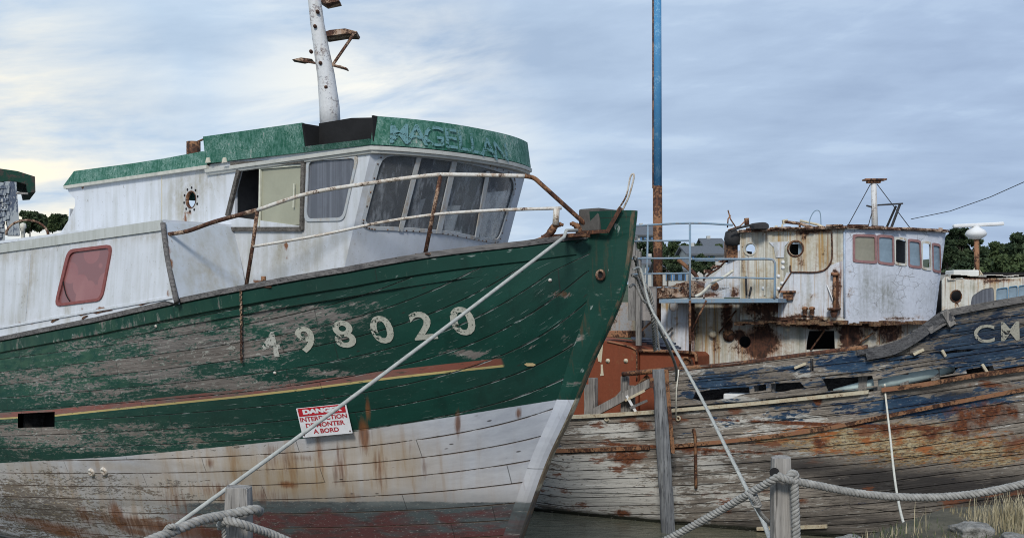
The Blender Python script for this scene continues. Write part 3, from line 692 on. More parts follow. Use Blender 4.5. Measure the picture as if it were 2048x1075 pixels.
M['stem'] = m_stem()
mb = MB(); zz = np.linspace(-.4, 3.84, 90); prof = [(0.0, -.018), (.05, -.040), (.30, -.075), (.55, -.095), (1.0, -.115), (1.0, .115), (.55, .095), (.30, .075), (.05, .040), (0.0, .018)]; zl = []; ed = []; ld = []
for z in zz:
    s_a = float(stemA(z)); s_b = float(rabA(z)) + .03
    head = max(0, (z - 3.6) / .24)
    if z > 3.62: s_b = s_a + .36
    for (t, b) in prof:
        kb = 1.0 + .45 * min(1, head); mb.v.append(A(s_a + (s_b - s_a) * t - .0 * head, b * kb, z)); zl.append(z); ed.append(1.0 if t < .06 else 0.0); ld.append(1.0 if t < .32 else 0.0)
K = len(prof)
for i in range(len(zz) - 1):
    for k in range(K): mb.f.append((i * K + k, i * K + (k + 1) % K, i * K + K + (k + 1) % K, i * K + K + k)); mb.sm.append(False); mb.mi.append(0)
mb.f.append(tuple(range((len(zz) - 1) * K, len(zz) * K))); mb.sm.append(False); mb.mi.append(0)
Sx = np.array([float(0)] * len(zl)); Zx = np.array(zl)
for i in range(len(zz)):
    sa_, sb_ = float(stemA(zz[i])), float(rabA(zz[i]))
    for k in range(K): Sx[i * K + k] = sa_ + (sb_ - sa_) * prof[k][0]
at_ = attA(Sx, Zx); at_['wear'] = at_['wear'] * .6 + .22 * (Zx > 2.2); at_['sl'] = Zx * 1.0; at_['plank'] = .03 + .10 * (Sx - stemA(Zx)); at_['stripe'] = Sx * 0; at_['rust'] = .25 + Sx * 0; at_['dS'] = Sx * 0 + 1
at_.update({'edge': ed, 'lead': ld}); at_['zl'] = Zx; mb.at = at_
for i in range(len(zz) - 1):
    for k in (0, 8, 9): mb.mi[i * K + k] = 1
    if zz[i] < 2.25: mb.mi[i * K + 1] = 1
stem = mb.build('stem_post', [M['hullA'], M['stem']], boatA)
# worn block at the stem head and rusty strap
mb = MB(); mb.box(A(.22, 0, 3.77), (.22, .30, .20), (aA, nA, UP)); mb.build('stem_head', M['stem'], boatA, bevel=.015)
mb = MB(); mb.beam(A(.34, .155, 3.665), A(.02, .155, 3.665), .012, .03); mb.beam(A(.02, .158, 3.66), A(-.10, .13, 3.86), .012, .035); mb.beam(A(.34, .155, 3.665), A(.34, -.155, 3.665), .03, .03); mb.build('rusty_strap', M['rust'], boatA)
# bull-ring hole in stem side
p0 = A(.12, .115, 3.30); mb = MB(); mb.lathe(p0, nA, [(.028, -.02), (.03, .012), (.045, .014), (.05, 0.0)], 18); mb.lathe(p0, nA, [(0.0, -.005), (.03, -.004)], 14, 1); mb.build('hawse_hole', [M['railrust'], M['black']], boatA)
# pale hook-shaped tube on the stem head
b0 = A(-.02, 0, 3.84); mb = MB(); q = smooth([b0 + aA * .0, b0 + aA * .07 + UP * .12, b0 + aA * .12 + UP * .27, b0 + aA * .115 + UP * .31, b0 + aA * .085 + UP * .28, b0 + aA * .04 + UP * .12 + nA * .0, b0 - aA * .06 + UP * .0], 6)
mb.tube(q, .008, 8); mb.build('stem_hook', M['rail'], boatA)
# registration digits and faint letters, mapped on the planking
def letters(surf, body, px, py, hpx, par, name, mat, off=.006, bold=.012, sx=1.0, slant=0, flip=1):
    u, v = surf.inv(px, py); _, v1 = surf.inv(px, py - hpx / 2); _, v0 = surf.inv(px, py + hpx / 2); H = v1 - v0
    vs, fs = text_mesh(body, 1.0, bold); ys = [p[1] for p in vs]; h0 = max(ys) - min(ys); k = H / h0; cy = (max(ys) + min(ys)) / 2; xs_ = [p[0] for p in vs]; cx = (max(xs_) + min(xs_)) / 2
    um = surf.inv(px + 10, py)[0]; sg = 1 if um > u else -1
    P0 = surf.P(u, v); P1 = surf.P(u + .01, v); kk = .01 / (P1 - P0).length
    mb = MB(); out = []
    nn = surf.normal(u, v)
    for p in vs:
        uu = u + sg * (p[0] - cx) * k * sx * kk; vv = v + (p[1] - cy) * k + slant * (p[0] - cx) * k
        out.append(surf.P(uu, vv) + nn * off)
    mb.add(out, fs); return mb.build(name, mat, par)
for ch, px, py, h in (('4', 541, 688, 50), ('9', 612, 678, 52), ('8', 688, 667, 54), ('0', 764, 658, 55), ('2', 845, 650, 56), ('0', 925, 641, 57)):
    letters(SA, ch, px, py, h, hullA, 'registration_digit', M['let_white'] if ch not in '4' else worn_letters('worn_white_chipped', (.50, .50, .45), .545), .007, .022, 1.32, .10)
for ch, px, py in (('C', 402, 698), ('M', 462, 690)): letters(SA, ch, px, py, 36, hullA, 'registration_letter', M['let_faint'], .007, .03, 1.0, .1)
# small dash beyond the stripe
u, v = SA.inv(1060, 728); mb = MB(); nn = SA.normal(u, v); q = [SA.P(u + a, v + b) + nn * .004 for a, b in ((-.035, .0), (-.02, .012), (.02, .013), (.035, .002), (.02, -.012), (-.02, -.012))]; mb.prism(q, nn * .006); mb.build('stripe_end_mark', m_plain('ochre_mark', (.55, .42, .22), .8), hullA)
# pair of eye bolts low on the hull
for px, py in ((184, 943), (209, 941)):
    u, v = SA.inv(px, py); p = SA.P(u, v); nn = SA.normal(u, v); mb = MB(); mb.lathe(p, nn, [(.045, -.01), (.047, .015), (.030, .03), (.022, .02), (.0, .012)], 16); mb.build('eye_bolt', M['rail'], hullA)
# fastening bumps
for px, py in ((550, 745), (312, 652), (1100, 560)):
    u, v = SA.inv(px, py); MB().lathe(SA.P(u, v), SA.normal(u, v), [(.014, -.005), (.016, .006), (0, .010)], 10).build('bolt_head', M['rail'], hullA)

# ---- deck shelter (white plate house aft, px 0-350)
zc = 3.82
SH = Surf(planeA(1.90, -.06), 1.0, 9.5, 1.8, 4.4, 300, 120)
def uvs(surf, pts): return [surf.inv(*p) for p in pts]
tr = SH.inv(325, 443); br = SH.inv(354, 607); tl = SH.inv(0, 490); 
sl_aft = 9.0; slope = (tl[1] - tr[1]) / (tl[0] - tr[0])
out_ = [br, tr, (sl_aft, tr[1] + slope * (sl_aft - tr[0])), (sl_aft, float(zsheerA(sl_aft)) + .01)] + [(s, float(zsheerA(s)) + .035) for s in np.linspace(8.5, br[0] + .2, 10)]
win = rpoly(uvs(SH, [(141, 505), (223, 494), (203, 597), (114, 608)]), .09)
gri = blobs([(u, v, a, b, k) for (u, v), a, b, k in ((SH.inv(60, 540), .15, .5, .8), (SH.inv(130, 520), .12, .3, .5), (SH.inv(300, 470), .3, .06, .7), (SH.inv(30, 640), .9, .10, .35), (SH.inv(20, 510), 1.2, .09, .6), (SH.inv(180, 485), 1.4, .06, .5), (SH.inv(135, 625), .08, .12, .8), (SH.inv(345, 560), .04, .35, .7))])
rus = blobs([(u, v, a, b, k) for (u, v), a, b, k in ((SH.inv(165, 622), .07, .03, 1.2), (SH.inv(200, 617), .14, .018, 1.1), (SH.inv(290, 600), .12, .012, 1.0), (SH.inv(60, 645), .3, .012, .9), (SH.inv(335, 590), .02, .12, .7))])
shelter = panel(SH, out_, [win], .03, .07, {'grime': gri, 'rust': rus}).build('deck_shelter', M['cabin'], boatA)
# its top edge flange, weathered
ft = [SH.inv(325, 443), SH.inv(325, 463), (SH.inv(0, 510)[0], SH.inv(0, 512)[1])]
mb = MB(); a = SH.P(tr[0] - .01, tr[1] - .035) + nA * .012; b = SH.P(sl_aft, tr[1] + slope * (sl_aft - tr[0]) - .045) + nA * .012
mb.beam(a, b, .02, .10); mb.build('edge_trim', m_cabin('mossy_trim_white', (.50, .52, .50), .8, False), shelter)
mb = MB(); q = [SH.P(*SH.inv(x, y)) + nA * .012 for x, y in ((328, 446), (338, 520), (356, 605))]; mb.tube(smooth(q, 4), .026, 8); mb.build('corner_post', M['hull_timber'], shelter)
a_ = SH.P(*SH.inv(0, 655)) + nA * .006; b_ = SH.P(*SH.inv(346, 594)) + nA * .006; MB().beam(a_, b_, .014, .022).build('lower_trim', M['cabin'], shelter)
MB().beam(SH.P(*SH.inv(62, 508)) + nA * .003, SH.P(*SH.inv(52, 640)) + nA * .003, .006, .014, up=nA).build('joint_strip', M['cabin'], shelter)
for px_, py_, l_ in ((172, 626, .10), (205, 622, .12), (170, 634, .04), (110, 640, .05), (290, 606, .08)): MB().prism([SH.P(*SH.inv(px_ + a * 20 * l_ * 10 / 10, py_ + b)) + nA * .003 for a, b in ((-8, 3), (-3, -2), (6, -4), (9, -2), (2, 1), (-5, 5))], nA * .003).build('paint_chip', M['rust'], shelter)
# gasket frame, pane cracked
fr = rpoly(uvs(SH, [(136, 498), (228, 487), (208, 602), (108, 614)]), .10)
fr = rpoly([tuple(np.array(p)) for p in uvs(SH, [(137, 499), (227, 488), (206, 601), (110, 613)])], .11)
inn = rpoly(uvs(SH, [(142, 505), (222, 495), (202, 596), (116, 607)]), .08)
M['redrim'] = m_plain('faded_red_rim', (.22, .075, .07), .8, .2, 20)
wf = ring(SH, fr, inn, .02, .014, .05).build('window', M['redrim'], shelter)
m, n = newmat('sun_faded_red_panel'); o = n.coord(); a = n.noise(o, 2.2, 5, .6); b = n.noise(n.sc(o, 5, 5, 9), 1, 2, .5)
cc_ = n.mix(n.ramp(a, .35, .65), (.235, .085, .085), (.30, .13, .125)); cc_ = n.mix(n.ramp(n.voro(n.sc(o, 3.2, 3.2, 4.5), 1, 'F1').outputs['Distance'], .5, .52), cc_, (.21, .09, .09)); n.out(cc_, .35, None, 0, .5); M['redpane'] = m
mb = panel(SH, inn, [], .01, .1, off=-.004); mb.build('pane', M['redpane'], wf)
mb = MB(); q = [SH.P(*SH.inv(x, y)) + nA * .003 for x, y in ((126, 548), (128, 570), (133, 590), (140, 602))]; mb.tube(smooth(q, 4), .006, 5); mb.build('crack', M['black'], wf)
# shelter front bulkhead going inboard (bluish shade put into its colour)
def fb(u, v):  # u: 0 at hull side -> 1 inboard ; v z
    s = tr[0] - .02 + (3.85 - v) * .0 + (br[0] - tr[0]) * (tr[1] - v) / (tr[1] - br[1]) - .35 * u * 0
    b = 1.90 - .80 * u - .06 * (v - 3.6); return (S0.x - aA.x * s + nA.x * b, S0.y - aA.y * s + nA.y * b, v + 0 * u)
FB = Surf(fb, -.1, 1.2, 2.2, 4.2, 60, 120)
out_ = [(0.0, float(zsheerA(br[0])) + .05), (0.0, tr[1] - .01), (1.0, tr[1] - .0), (1.0, 2.9), (.25, 2.95)]
panel(FB, out_, [], .03, .08, {'grime': blobs([(.5, 3.3, .4, .5, .7), (.9, 3.2, .12, .6, .8)]), 'rust': blobs([(.0, 3.6, .05, .5, .6)])}, th_dir=aA).build('bulkhead', M['cabin_shade'], boatA)
# shelter roof
mb = MB(); z1 = tr[1] + .02
mb.prism([A(tr[0], 1.88, z1), A(sl_aft, 1.88, z1 - .1), A(sl_aft, -1.88, z1 - .1), A(tr[0], -1.88, z1)], UP * -.03)
mb.prism([A(tr[0], -1.88, z1 - .02), A(sl_aft, -1.88, z1 - .12), A(sl_aft, -1.88, 2.6), A(tr[0], -1.88, 2.9)], nA * .03); mb.build('shelter_top', M['cabin'], boatA)

# ---- aft cabin (px 125-440)
SC = Surf(planeA(1.092), 1.0, 9.5, 2.5, 5.2, 300, 140)
out_ = uvs(SC, [(133, 374), (138, 385), (150, 398), (150, 412), (137, 440), (118, 470), (110, 560), (470, 560), (470, 330), (416, 331), (300, 350)])
hole = ell(*SC.inv(382, 399), .085, .085, 20)
gri = blobs([(*SC.inv(370, 395), .35, .35, .95), (*SC.inv(400, 370), .25, .2, .9), (*SC.inv(140, 450), .12, .25, .5), (*SC.inv(370, 430), .12, .3, 1.0)])
rus = blobs([(*SC.inv(369, 438), .05, .18, .75), (*SC.inv(380, 425), .03, .08, .7), (*SC.inv(165, 372), .04, .02, 1.2), (*SC.inv(288, 358), .03, .015, 1.1), (*SC.inv(415, 345), .06, .03, .9), (*SC.inv(408, 335), .2, .015, .9)])
aft = panel(SC, out_, [hole], .03, .07, {'grime': gri, 'rust': rus}).build('aft_cabin', M['cabin'], boatA)
mb = MB(); s0_, s1_ = SC.inv(133, 374)[0], SC.inv(416, 331)[0]; zt = 4.47
mb.prism([A(s0_ - .05, -1.08, 3.3), A(s1_, -1.08, 3.3), A(s1_, -1.08, zt), A(s0_ - .05, -1.08, zt)], nA * -.03)
mb.prism([A(s0_, 1.06, zt - .25), A(s0_, -1.06, zt - .25), A(s0_ + .1, -1.06, 3.3), A(s0_ + .1, 1.06, 3.3)], aA * .03); mb.build('cabin_wall', M['cabin'], aft)
# porthole ring with bolt holes
cpt = SC.inv(382, 399); pc_ = SC.P(*cpt); mb = MB(); mb.lathe(pc_, nA, [(.082, -.03), (.085, .004), (.093, .006), (.095, 0)], 24)
for k in range(10):
    a = 2 * math.pi * k / 10 + .2; p = pc_ + aA * math.cos(a) * .125 + UP * math.sin(a) * .125; mb.lathe(p, nA, [(.014, .001), (.013, .005), (0, .006)], 8, 1)
mb.build('porthole', [M['rust'], M['black']], aft)
# seam strip between the panels
a = SC.P(*SC.inv(324, 352)); b = SC.P(*SC.inv(324, 470)); MB().beam(a + nA * .003, b + nA * .003, .006, .012, up=nA).build('seam', M['cream'], aft)
# green roof band of the aft cabin
SR = Surf(planeA(1.16, -.10), 1.0, 9.5, 2.5, 5.2, 300, 140)
out_ = uvs(SR, [(126, 372), (148, 342), (300, 322), (424, 299), (424, 333), (300, 352)])
roofA = panel(SR, out_, [], .025, .1, {}).build('roof_edge', M['gpaint'], aft)
mb = MB(); sA_ = SR.inv(148, 342)[0]; sB_ = SR.inv(424, 299)[0]; zr = SR.inv(148, 342)[1]; zr2 = SR.inv(424, 299)[1]
mb.prism([A(sA_, 1.03, zr - .01), A(sB_, 1.03, zr2 - .01), A(sB_, -1.03, zr2 - .01), A(sA_, -1.03, zr - .01)], UP * -.04)
mb.prism([A(s0_, 1.1, zt + .01), A(sA_, 1.03, zr - .02), A(sA_, -1.03, zr - .02), A(s0_, -1.1, zt + .01)], UP * -.03)
mb.prism([A(s0_, -1.1, zt), A(sB_, -1.1, zt), A(sB_, -1.04, zr2), A(sA_, -1.04, zr)], nA * -.02); mb.build('roof', M['gpaint'], aft)
MB().beam(SC.P(*SC.inv(134, 375)) + nA * .02, SC.P(*SC.inv(420, 334)) + nA * .02, .05, .035).build('gutter', m_cabin('stained_gutter', (.55, .54, .48), .8, False), aft)
# short exhaust on the roof with bent flap
mb = MB(); p = A(4.75, .35, 4.75); P_ = W(387, 303, 11.9); mb.cyl(P_ - UP * .15, P_ + UP * .105, .075, 20); mb.beam(P_ + UP * .10 - Vector((-.03, 0, 0)), P_ + Vector((.15, 0, .15)), .04, .012); mb.build('exhaust_pipe', M['rust'], boatA)

# ---- wheelhouse
def sc_top(z): return 2.257 - (z - 3.41) * .345
SWs = Surf(planeA(1.10), 0.8, 6.0, 2.6, 5.0, 260, 160)
D_ = .28
def ff(u, v):   # u = athwart position -1.1..1.1 ; v = z
    s = sc_top(v) - D_ * (1 - np.abs(u / 1.10) ** 2.4)
    return (S0.x - aA.x * s + nA.x * u, S0.y - aA.y * s + nA.y * u, v + 0 * u)
SF = Surf(ff, -1.1, 1.1, 2.6, 5.0, 260, 160)
zt = 4.50
w_open = uvs(SWs, [(469, 330), (612, 322), (610, 458), (448, 462)])
side_open = uvs(SWs, [(480, 340), (606, 328), (604, 452), (456, 432)])
w2p = rpoly(uvs(SWs, [(617, 320), (716, 313), (688, 438), (612, 440)]), .07)
cs = lambda z: float(sc_top(z))
out_ = [(cs(2.9), 2.9), (cs(zt), zt), SWs.inv(414, 330), SWs.inv(415, 352), SWs.inv(426, 370), SWs.inv(428, 385), SWs.inv(446, 463), (SWs.inv(478, 590)[0], 2.9)]
out_[2] = (out_[2][0], zt)
gri = blobs([(*SWs.inv(440, 345), .12, .25, .6), (*SWs.inv(560, 520), .7, .25, .55), (*SWs.inv(610, 500), .3, .3, .7), (*SWs.inv(660, 480), .4, .15, .5), (*SWs.inv(490, 540), .25, .3, .6), (*SWs.inv(560, 500), .08, .25, .8), (*SWs.inv(700, 520), .12, .3, .5)])
rus = blobs([(*SWs.inv(571, 493), .03, .05, 1.2), (*SWs.inv(575, 515), .03, .10, .8), (*SWs.inv(520, 560), .3, .02, .9), (*SWs.inv(445, 345), .03, .05, .8), (*SWs.inv(640, 575), .3, .02, .8)])
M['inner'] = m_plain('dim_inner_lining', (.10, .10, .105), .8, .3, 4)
wh = panel(SWs, out_, [side_open, w2p], .035, .07, {'grime': gri, 'rust': rus}, mat_in=True).build('wheelhouse', [M['cabin'], M['inner']], boatA)
# front wall, one long glazed opening between rounded corners
fo = rpoly(uvs(SF, [(762, 307), (820, 309), (880, 316), (950, 327), (1022, 349), (1030, 372), (997, 483), (960, 477), (900, 465), (820, 458), (742, 455), (726, 446)]), .10, 3)
fo2 = [p for p in fo]
gri = blobs([(-.6, 3.6, .6, .15, .3), (1.05, 3.9, .08, .5, .5)])
front = panel(SF, [(1.10, 2.9), (1.10, zt), (-1.0, zt), (-1.0, 2.9)], [fo], .03, .06, {'grime': gri, 'rust': lambda u, v: u * 0}, mat_in=True).build('front_wall', [m_cabin('shaded_white_front', (.56, .60, .67), .25), M['inner']], wh)  # bluer, darker white: the front's shade is put into its paint colour
# glazing: one curved sheet with frames and riveted edge
gl_ = panel(SF, fo, [], .006, .09, off=-.008).build('windscreen', M['glass'], wh)
cen = np.mean(np.array(fo), axis=0)
fo_o = [tuple(cen + (np.array(p) - cen) * np.array([1.025, 1.06])) for p in fo]; fo_i = [tuple(cen + (np.array(p) - cen) * np.array([.985, .955])) for p in fo]
M['rivet'] = m_rust('riveted_alloy_frame', (.42, .45, .48), .45, scale=12, gr=.6)
frm = ring(SF, fo_o, fo_i, .012, .010, .05); frm.at = {}; frm.uv = None
for _p in dens(fo_o, .11):
    mu = cen + (np.array(_p) - cen) * .982; frm.lathe(SF.P(*mu) + SF.normal(*mu) * .012, SF.normal(*mu), [(.008, 0), (.006, .004), (0, .005)], 6, 1)
frm.build('window_frame', [M['rivet'], M['rust']], gl_)
for (x0, y0, x1, y1, w_) in ((838, 312, 800, 462, .045), (908, 322, 876, 466, .06), (975, 342, 952, 474, .05)):
    a = SF.inv(x0, y0); b = SF.inv(x1, y1); q = [SF.P(a[0] + (b[0] - a[0]) * t, a[1] + (b[1] - a[1]) * t) for t in np.linspace(0, 1, 6)]
    mb = MB(); na = SF.normal(*a)
    for p, p2 in zip(q[:-1], q[1:]): mb.beam(p + na * .008, p2 + na * .008, .014, w_, up=na.cross(p2 - p))
    mb.build('mullion', M['rivet'], gl_)
# side window 2 with beaded frame
c2_ = np.mean(np.array(w2p), axis=0); oo = [tuple(c2_ + (np.array(p) - c2_) * 1.055) for p in w2p]; ii = [tuple(c2_ + (np.array(p) - c2_) * .95) for p in w2p]
sw = panel(SWs, w2p, [], .006, .1, off=-.006).build('side_window', M['glass_side'], wh); ring(SWs, oo, ii, .012, .012, .05).build('window_frame', M['rivet'], sw)
# open sliding window: dark wood frame, cream panel, loose pane
fr_o = uvs(SWs, [(467, 326), (614, 319), (611, 461), (600, 461)]); 
mb = MB()
def wbar(p, q, w_, t=.03, off=.012):
    a = SWs.P(*SWs.inv(*p)) + nA * off; b = SWs.P(*SWs.inv(*q)) + nA * off; mb.beam(a, b, w_, t, up=nA)
def sbar(p, q, w_, t=.03, off=.012):
    a = SWs.P(*SWs.inv(*p)) + nA * off; b = SWs.P(*SWs.inv(*q)) + nA * off; x = (b - a).normalized(); mb.box((a + b) / 2, ((b - a).length, t, w_), (x, nA, x.cross(nA)))
sbar((465, 329), (612, 322), .045); sbar((609, 321), (606, 460), .045); sbar((460, 458), (606, 458), .04); sbar((480, 340), (457, 432), .05)
swf = mb.build('window_frame', M['darkwood'], wh)
mb = panel(SWs, uvs(SWs, [(521, 337), (602, 329), (600, 449), (521, 452)]), [], .012, .1, off=-.012); mb.build('sliding_pane', m_plain('cream_pane', (.33, .33, .25), .4, .08, 4, .05), wh)
mb = MB(); sbar((521, 337), (519, 452), .02, .02, .0); sbar((590, 367), (588, 415), .012, .014, .006); sbar((521, 337), (604, 330), .014, .016, 0); mb.build('pane_edge', m_plain('pale_edge', (.60, .60, .50), .6), wh)
mb = MB(); p1 = SWs.P(*SWs.inv(484, 364)) - nA * .35; p2 = SWs.P(*SWs.inv(510, 360)) - nA * .35; p3 = SWs.P(*SWs.inv(508, 440)) - nA * .35; p4 = SWs.P(*SWs.inv(466, 440)) - nA * .35
mb.prism([p1, p2, p3, p4], nA * -.02); mb.build('inner_board', m_plain('pale_board', (.62, .60, .52), .7, .08), wh)
# interior lining: far wall with two windows, aft wall, floor, dashboard
def planeN(b0): return planeA(b0)
SI = Surf(planeA(-.985), 0.8, 6.0, 2.6, 5.0, 200, 120)
ho = [rrect(2.02, 3.62, 2.50, 4.25, .06), rrect(2.74, 3.66, 3.02, 4.14, .03)]
panel(SI, [(cs(2.9) , 2.9), (cs(zt), zt), (4.1, zt), (4.1, 2.9)], ho, .03, .2, {'grime': lambda u, v: u * 0, 'rust': lambda u, v: u * 0}, th_dir=nA).build('port_wall', [M['inner']], wh)
mb = MB(); mb.prism([A(4.08, 1.08, 2.9), A(4.08, -.98, 2.9), A(4.08, -.98, zt), A(4.08, 1.08, zt)], aA * .03)
mb.prism([A(4.05, 1.05, 3.0), A(4.05, -.97, 3.0), A(1.95, -.97, 3.0), A(1.95, 1.05, 3.0)], UP * .03)
mb.box(A(2.35, 0, 3.5), (.35, 1.9, .4), (aA, nA, UP)); mb.build('interior', M['inner'], wh)
mb = MB(); mb.prism([SF.P(.55, 3.80) - UP * .0 + SF.normal(.5, 3.8) * -.05, SF.P(.50, 3.80) + SF.normal(.5, 3.8) * -.05, SF.P(.48, 4.02) + SF.normal(.5, 3.8) * -.05, SF.P(.53, 4.0) + SF.normal(.5, 3.8) * -.05], SF.normal(.5, 3.8) * -.01)
mb.prism([SF.P(.02, 3.75) - SF.normal(0, 3.8) * .05, SF.P(-.06, 3.75) - SF.normal(0, 3.8) * .05, SF.P(-.08, 4.08) - SF.normal(0, 3.8) * .05, SF.P(.0, 4.1) - SF.normal(0, 3.8) * .05], SF.normal(0, 3.8) * -.01); mb.build('torn_paper', M['white'], wh)
# white cornice under the visor: runs along the side and round the front
def path(s_aft, off, bot):   # list of (point, outward normal) at height param
    q = [(s, 1.10) for s in np.linspace(s_aft, cs(zt), 12)]
    q += [(float(sc_top(zt) - D_ * (1 - abs(u / 1.10) ** 2.4)), u) for u in np.linspace(1.06, -.97, 28)]
    q += [(cs(zt), -1.0)] + [(s, -1.0) for s in np.linspace(cs(zt) + .2, s_aft, 8)]
    pts = [Vector((s, b)) for s, b in q]; r = []
    for i, p in enumerate(pts):
        t = pts[min(i + 1, len(pts) - 1)] - pts[max(i - 1, 0)]; t.normalize(); r.append((p, Vector((-t.y, t.x)) * (-1)))
    return r
def sweep(s_aft, prof, name, mat, par, i0=0, i1=None, zfun=None):
    """prof: list of (outward, z)"""
    pth = path(s_aft, 0, 0); 
    c0 = Vector((3.0, 0)); pth = [(p, (nrm if nrm.dot(p - c0) > 0 else -nrm)) for p, nrm in pth]
    pth = pth[i0:i1]; mb = MB(); K = len(prof); vs = []
    for (p, nrm) in pth:
        for (o_, z) in prof:
            zz_ = z + (zfun(p.x) if zfun else 0); vs.append(A(p.x + nrm.x * o_, p.y + nrm.y * o_, zz_))
    fs = [(i * K + k, i * K + (k + 1) % K, (i + 1) * K + (k + 1) % K, (i + 1) * K + k) for i in range(len(pth) - 1) for k in range(K)]
    fs += [tuple(range(K)), tuple(range((len(pth) - 1) * K + K - 1, (len(pth) - 1) * K - 1, -1))]
    mb.add(vs, fs); return mb, pth
sA4 = SWs.inv(417, 320)[0]
mb, _ = sweep(sA4, [(.0, 4.385), (.022, 4.39), (.030, 4.41), (.045, 4.415), (.050, 4.448), (.0, 4.455)], '', None, None); mb.build('cornice', m_cabin('cream_cornice', (.56, .56, .52), .55, False), wh)
# green visor / parapet: outer green, inner black; gap on the side between px 610 and 745
def vz(s): return float(np.interp(s, [1.5, 2.0, sA4], [0, .005, .05]))
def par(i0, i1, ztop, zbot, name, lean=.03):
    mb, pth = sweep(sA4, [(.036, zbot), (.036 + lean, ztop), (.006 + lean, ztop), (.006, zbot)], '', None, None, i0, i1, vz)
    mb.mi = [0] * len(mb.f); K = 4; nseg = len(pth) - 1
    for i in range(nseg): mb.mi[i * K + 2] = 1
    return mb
pth = path(sA4, 0, 0); S_ = [p.x for p, _ in pth[:12]]
sg0 = SWs.inv(612, 290)[0]; sg1 = SWs.inv(748, 290)[0]
iA = int(np.argmin([abs(s - sg0) for s in S_])); iB = len(S_) - 1
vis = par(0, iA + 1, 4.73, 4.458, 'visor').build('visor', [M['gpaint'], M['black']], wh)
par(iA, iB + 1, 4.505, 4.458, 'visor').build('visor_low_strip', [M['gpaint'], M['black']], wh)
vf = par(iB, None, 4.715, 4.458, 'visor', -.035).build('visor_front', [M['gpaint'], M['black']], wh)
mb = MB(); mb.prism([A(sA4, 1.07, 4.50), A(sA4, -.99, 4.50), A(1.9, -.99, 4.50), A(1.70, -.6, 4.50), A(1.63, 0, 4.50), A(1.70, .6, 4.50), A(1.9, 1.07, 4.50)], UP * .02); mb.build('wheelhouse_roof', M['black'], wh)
# tapered end cheeks at the gap and aft end
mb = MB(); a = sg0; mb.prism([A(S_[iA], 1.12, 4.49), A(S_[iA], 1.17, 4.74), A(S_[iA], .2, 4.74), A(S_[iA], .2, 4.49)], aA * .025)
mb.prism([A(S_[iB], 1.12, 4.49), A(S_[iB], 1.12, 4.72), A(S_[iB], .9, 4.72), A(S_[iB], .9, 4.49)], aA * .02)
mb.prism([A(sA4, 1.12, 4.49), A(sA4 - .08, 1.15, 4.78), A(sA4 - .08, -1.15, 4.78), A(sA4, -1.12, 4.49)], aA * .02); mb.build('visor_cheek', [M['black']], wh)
# black sheet added behind the gap to fill it with dark
MB().prism([A(S_[iA] - .02, .98, 4.5), A(1.86, .98, 4.5), A(1.90, .98, 4.725), A(2.3, .98, 4.765), A(S_[iA] - .02, .98, 4.765)], nA * -.05).build('dark_gap_sheet', M['black'], wh)
for px in (432, 465):
    p = SWs.P(*SWs.inv(px, 327)) + nA * .09; MB().prism([p + aA * .04, p - aA * .04, p - aA * .02 + UP * .05, p + aA * .02 + UP * .05], nA * .012).build('lug', M['cream'], wh)
# name on the front visor
NM = 'MAGELLAN'
def vfs(u, v):
    s = sc_top(4.5) - D_ * (1 - np.abs(u / 1.10) ** 2.4); lean = .036 - .035 * (v - 4.458) / .23
    s2 = s - (lean + .016) * np.sqrt(np.maximum(0, 1 - (np.abs(u) / 1.25) ** 2)); u2 = u * (1 + (lean) / 1.1); v2 = v
    return (S0.x - aA.x * s2 + nA.x * u2, S0.y - aA.y * s2 + nA.y * u2, v2 + 0 * u)
SV = Surf(vfs, -1.1, 1.1, 4.3, 4.9, 260, 60)
for ch, px, py, h in zip(NM, (798, 833, 868, 902, 928, 951, 975, 1001), (267, 269, 272, 277, 282, 288, 295, 303), (40, 40, 40, 39, 39, 38, 37, 37)):
    u, v = SV.inv(px, py); letters(SV, ch, px, py, h, vf, 'name_letter', M['let_blue'], .007, .006, 1.25 if ch != 'M' else 1.0, 0)
# ---- mast on the wheelhouse
SM = A(3.75, 0, 0); Ym = SM.y; mp = lambda px, py: W(px, py, Ym)
mb = MB(); kf = Ym / F
q = [((661, 262), 21), ((659, 215), 20.5), ((652, 150), 17.5), ((643, 100), 15.5), ((635, 50), 14), ((629, 0), 13), ((625, -40), 12)]
mb.tube([mp(*p) for p, r in q], [r * kf for p, r in q], 16); mast = mb.build('mast', M['mast_white'], boatA)
mb = MB(); p = [mp(635, 68), mp(668, 60), mp(700, 57), mp(714, 62), mp(712, 68), mp(700, 66), mp(660, 74)]
mb.prism([mp(632, 70), mp(660, 60), mp(690, 57), mp(714, 63), mp(712, 68), mp(690, 67), mp(652, 73)], Vector((0, .25, 0))); mb.beam(mp(708, 68), mp(664, 132), .035, .025); mb.beam(mp(664, 130), mp(693, 138), .05, .022); mb.beam(mp(696, 140), mp(680, 133), .1, .012)
mb.build('radar_bracket', M['railrust'], mast)
mb = MB(); mb.beam(mp(640, 128), mp(606, 122), .03, .02); mb.prism([mp(584, 119), mp(602, 115), mp(624, 118), mp(606, 123)], Vector((0, .12, 0))); mb.build('light_bracket', M['railrust'], mast)
mb = MB(); mb.prism([mp(638, 0), mp(676, -4), mp(678, 2), mp(650, 8)], Vector((0, .2, 0))); mb.build('upper_bracket', M['railrust'], mast)
for px, py in ((625, 107), (644, 130), (638, 28), (633, 57), (655, 178)): MB().lathe(mp(px, py) - Vector((0, .09, 0)), (0, -1, 0), [(.02, -.03), (.02, .012), (0, .015)], 8).build('bolt', M['rust'], mast)
